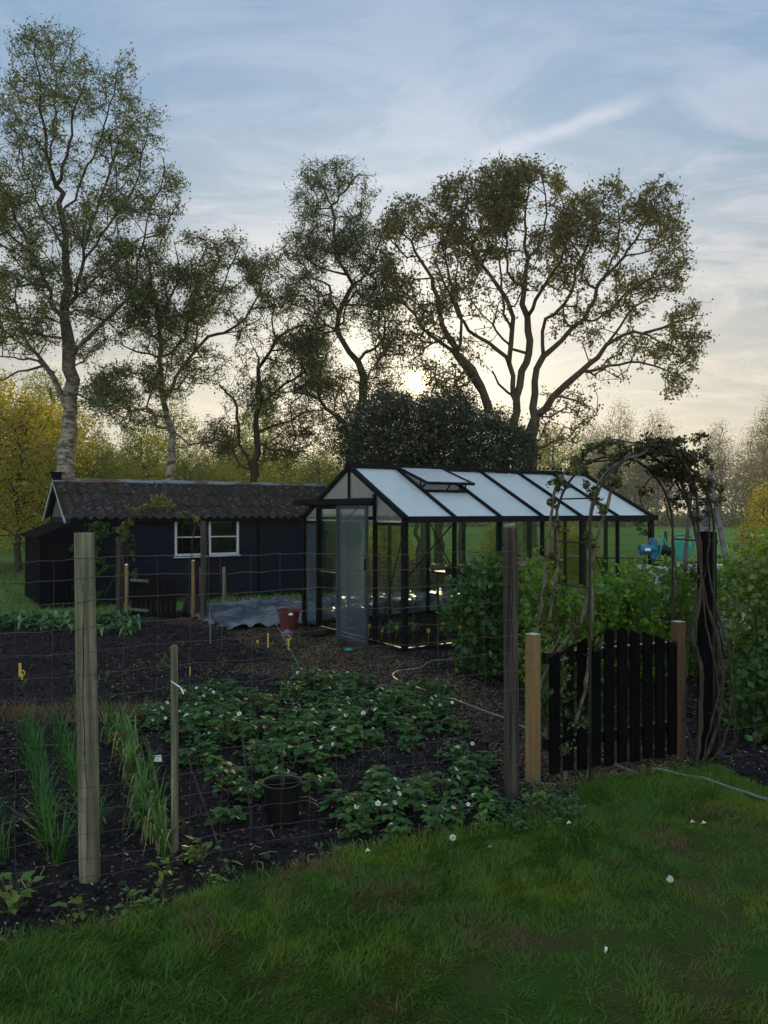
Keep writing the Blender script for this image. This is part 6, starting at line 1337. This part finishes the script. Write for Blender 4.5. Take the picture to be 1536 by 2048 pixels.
bl_ = blob_targets([(860, 860, 150, 70, 1), (980, 890, 60, 40, .6)], 15.6, 420, 5, .7); lp_ = []
for p_ in bl_[:230]:
    for _ in range(5): lp_.append((p_[0] + rr_.gauss(0, .05), p_[1] + rr_.gauss(0, .05), p_[2] + rr_.gauss(0, .03)))
leaves('blossom', lp_, .03, mt['petal'], haw, .9)
# two more thin trunks standing behind the greenhouse, seen through its glass
for (x, Yt, r_, lab, sd) in ((838, 20.5, .10, 'thin tree trunk seen through the first greenhouse bay', 301), (927, 19.5, .13, 'pale tree trunk seen through the second greenhouse bay', 302), (882, 18.6, .14, 'straight trunk seen through the greenhouse left of the pale one', 303)):
    gt_ = HZ + CH * F / Yt; pr_ = r_ / Yt * F
    traced_tree('alder_tree', lab, Yt, [[(x, gt_, pr_), (x - 3, 1050, pr_ * .95), (x + 4, 960, pr_ * .8), (x, 880, pr_ * .55), (x + 6, 800, pr_ * .3)]], [(x, 880, 60, 50, 1), (x, 820, 40, 40, .6)], 160, 14, .055, mt['green_leaf'] if sd == 301 else mt['oak_leaf'], mt['oak_bark'], sd, depth=.8)

# ---- generic trees for the woods behind
def gen_tree(name, cat, label, H, Wd, seed, leaf_m, bark_m, n, per, ls, crown0=.25, tr=.02, group=None, twig=.6, spread=.12, minr=.01, stems=1):
    r2 = random.Random(seed); t = Tree(seed); root = thing(name, (0, 0, 0), label, cat, group)
    for s_ in range(stems):
        ox = r2.uniform(-.4, .4) * (s_ > 0); pts = [Vector((ox, 0, -.1))]
        for k in range(1, 7): pts.append(Vector((ox + r2.gauss(0, .03 * H * k / 6) + ox * k * .2, r2.gauss(0, .03 * H * k / 6), H * .88 * k / 6)))
        if s_ == 0: t.limb(pts, [H * tr * (1 - .13 * k) for k in range(7)], step=.5)
        else: t.limb([t.p[0]] + pts[1:], [H * tr * .8 * (1 - .13 * k) for k in range(7)], 0, step=.5)
    tg_ = []
    while len(tg_) < n:
        u, v, w_ = (r2.uniform(-1, 1) for _ in range(3))
        if u * u + v * v + w_ * w_ > 1: continue
        z = crown0 + (1 - crown0) * (w_ * .5 + .5); sh = (1.15 - .55 * (w_ * .5 + .5)); nzv = fbm(u * 2 + seed, v * 2 + w_ * 2, 1.0, 2)
        if nzv < -.22: continue
        tg_.append((u * Wd * .5 * sh, v * Wd * .5 * sh, z * H))
    t.grow(tg_, step=.6, lift=.25, wob=.06, minr=minr, maxnew=6); t.mesh('trunk', bark_m, root); leaves('crown', t.leaf_points(per, twig, spread, 3), ls, leaf_m, root, .7); return root
def put(proto, x, Yd, s_, lab, grp, rz=0, z=-.05, sz=None):
    o = place(proto, (P(x, HZ, Yd).x, Yd, z), rz, s_, lab, grp)
    if sz: o.scale = (s_, s_, s_ * sz)
    return o
gA = gen_tree('field_maple', 'tree', '', 6.5, 5.5, 401, mt['gold_leaf'], mt['bark'], 800, 24, .10, .12)
gB = gen_tree('field_maple', 'tree', '', 7.0, 5.0, 402, mt['green_leaf'], mt['bark'], 750, 24, .10, .1)
gC = gen_tree('alder_tree', 'tree', '', 8.5, 5.0, 403, mt['green_leaf'], mt['bark'], 600, 20, .10, .2)
G1 = 'yellow green trees behind the shed'
put(gA, 40, 22, .82, 'golden leaved tree at the far left edge behind the shed', G1, .3); put(gA, -60, 24, 1.0, 'golden leaved tree partly cut by the left frame edge', G1, 2); put(gA, 215, 27, .62, 'golden leaved tree just right of the tall birch trunk', G1, 4); put(gA, 130, 31, .95, 'golden tree behind the tall birch trunk', G1, 1)
put(gB, 285, 29, .72, 'fresh green tree left of the leaning birch', G1, 1); put(gB, 385, 27, .55, 'fresh green tree right of the leaning birch', G1, 3); put(gB, 470, 33, .72, 'fresh green tree behind the thin dark birch', G1, 5); put(gB, 575, 30, .60, 'fresh green tree above the right end of the shed roof', G1, 2); put(gB, 640, 26, .55, 'fresh green tree left of the greenhouse ridge finial', G1, .5); put(gC, 705, 34, .7, 'loose green tree behind the zigzag trunk', G1, 2)
put(gC, 90, 36, 1.0, 'tall loose tree behind the golden trees', G1, 1); put(gC, 350, 38, .85, 'tall loose tree behind the shed middle', G1, 3); put(gC, 520, 40, .9, 'tall loose tree behind the shed right end', G1, 4); put(gC, 1110, 31, .62, 'pale loose tree just right of the oak trunk', G1, 5); put(gB, 190, 24.5, .56, 'yellow green tree beside the tall birch trunk above the shed', G1, 3.3); put(gA, 430, 30, .60, 'golden tree between the leaning birch and the thin dark birch', G1, 2.2); put(gB, 540, 25, .42, 'low fresh green tree over the right part of the shed roof', G1, 1.1)
G3 = 'saplings behind the greenhouse'
put(gB, 1010, 15.6, .25, 'low yellow green sapling behind the third greenhouse bay', G3, 1); put(gA, 1125, 16.2, .24, 'low golden sapling behind the fifth greenhouse bay', G3, 2); put(gB, 1165, 15.2, .20, 'small green sapling behind the sixth greenhouse bay', G3, 4); put(gB, 775, 17.0, .26, 'low yellow green sapling behind the gable glass', G3, 5); put(gC, -180, 33, 1.1, 'tall loose tree outside the left edge', G1, 5)
put(gA, 1575, 14.5, .36, 'golden green tree at the right frame edge above the hedge', 'golden trees at the right', 1, sz=1.1)
# bare-ish trees far across the pasture
fa = gen_tree('poplar_tree', 'tree', '', 12.5, 5.0, 411, mt['far_leaf'], mt['bark'], 300, 17, .14, .24, .011, twig=1.1, spread=.3, minr=.022)
fb = gen_tree('poplar_tree', 'tree', '', 11.0, 5.5, 412, mt['far_leaf'], mt['bark'], 300, 17, .14, .18, .011, twig=1.1, spread=.3, minr=.022, stems=2)
fc = gen_tree('alder_tree', 'tree', '', 9.5, 6.0, 413, mt['far_dark'], mt['bark'], 230, 20, .19, .10, .012, twig=1.1, spread=.35, minr=.022, stems=2)
k_ = 0
for i in range(96):
    x = -52 + i * 1.12 + rr_.uniform(-.7, .7); Yd = rr_.uniform(84, 100); pr = (fa, fb, fc, fa, fc)[i % 5]; hs = 1.02 if x > 26 else .92 if x > 12 else .8
    o = place(pr, (x, Yd, -.1), rr_.uniform(0, 6.28), rr_.uniform(.85, 1.08) * hs, 'tall thin tree in the row across the pasture', 'trees in the row across the pasture')
    o.scale = (o.scale[0], o.scale[1], o.scale[2] * rr_.uniform(.85, 1.15))
# undergrowth below them: one mass
n_ = 30000; up_ = np.stack([rng.uniform(-62, 66, n_), rng.uniform(82, 90, n_), np.abs(rng.normal(0, 1.3, n_))], 1)
up_[:, 2] *= 1 + .5 * np.sin(up_[:, 0] * .9) * np.sin(up_[:, 0] * .23 + 1)
o = leaves('undergrowth', up_, .34, mt['far_dark'], None, .8); tag(o, 'dark undergrowth below the far tree row', 'undergrowth', kind='stuff')
n_ = 16000; up_ = np.stack([rng.uniform(-30, -3, n_), rng.uniform(30, 40, n_), np.abs(rng.normal(0, 1.1, n_))], 1); up_[:, 2] *= 1 + .6 * np.sin(up_[:, 0] * 1.1)
o = leaves('undergrowth', up_, .16, mt['hedge_leaf'], None, .8); tag(o, 'green undergrowth in the wood behind the shed', 'undergrowth', kind='stuff')
for p_ in protos:       # every prototype stands in a bed; a spare one is dropped
    if id(p_) not in used:
        for c_ in list(p_.children): bpy.data.objects.remove(c_)
        bpy.data.objects.remove(p_)

# ================================================================ AIR
hz_ = MB(); hz_.hexa([Vector(p) for p in ((-430, -70, -1.2), (430, -70, -1.2), (430, 490, -1.2), (-430, 490, -1.2), (-430, -70, 16.5), (430, -70, 16.5), (430, 490, 16.5), (-430, 490, 16.5))])
a = NT('haze'); vol = a.n('ShaderNodeVolumePrincipled'); vol.inputs['Color'].default_value = (.9, .9, .9, 1); vol.inputs['Density'].default_value = 0.0008; vol.inputs['Anisotropy'].default_value = 0.45
a.t.links.new(vol.outputs[0], a.out.inputs['Volume'])
tag(hz_.build('haze', a.m), 'thin evening haze over the fields', 'haze', kind='stuff')
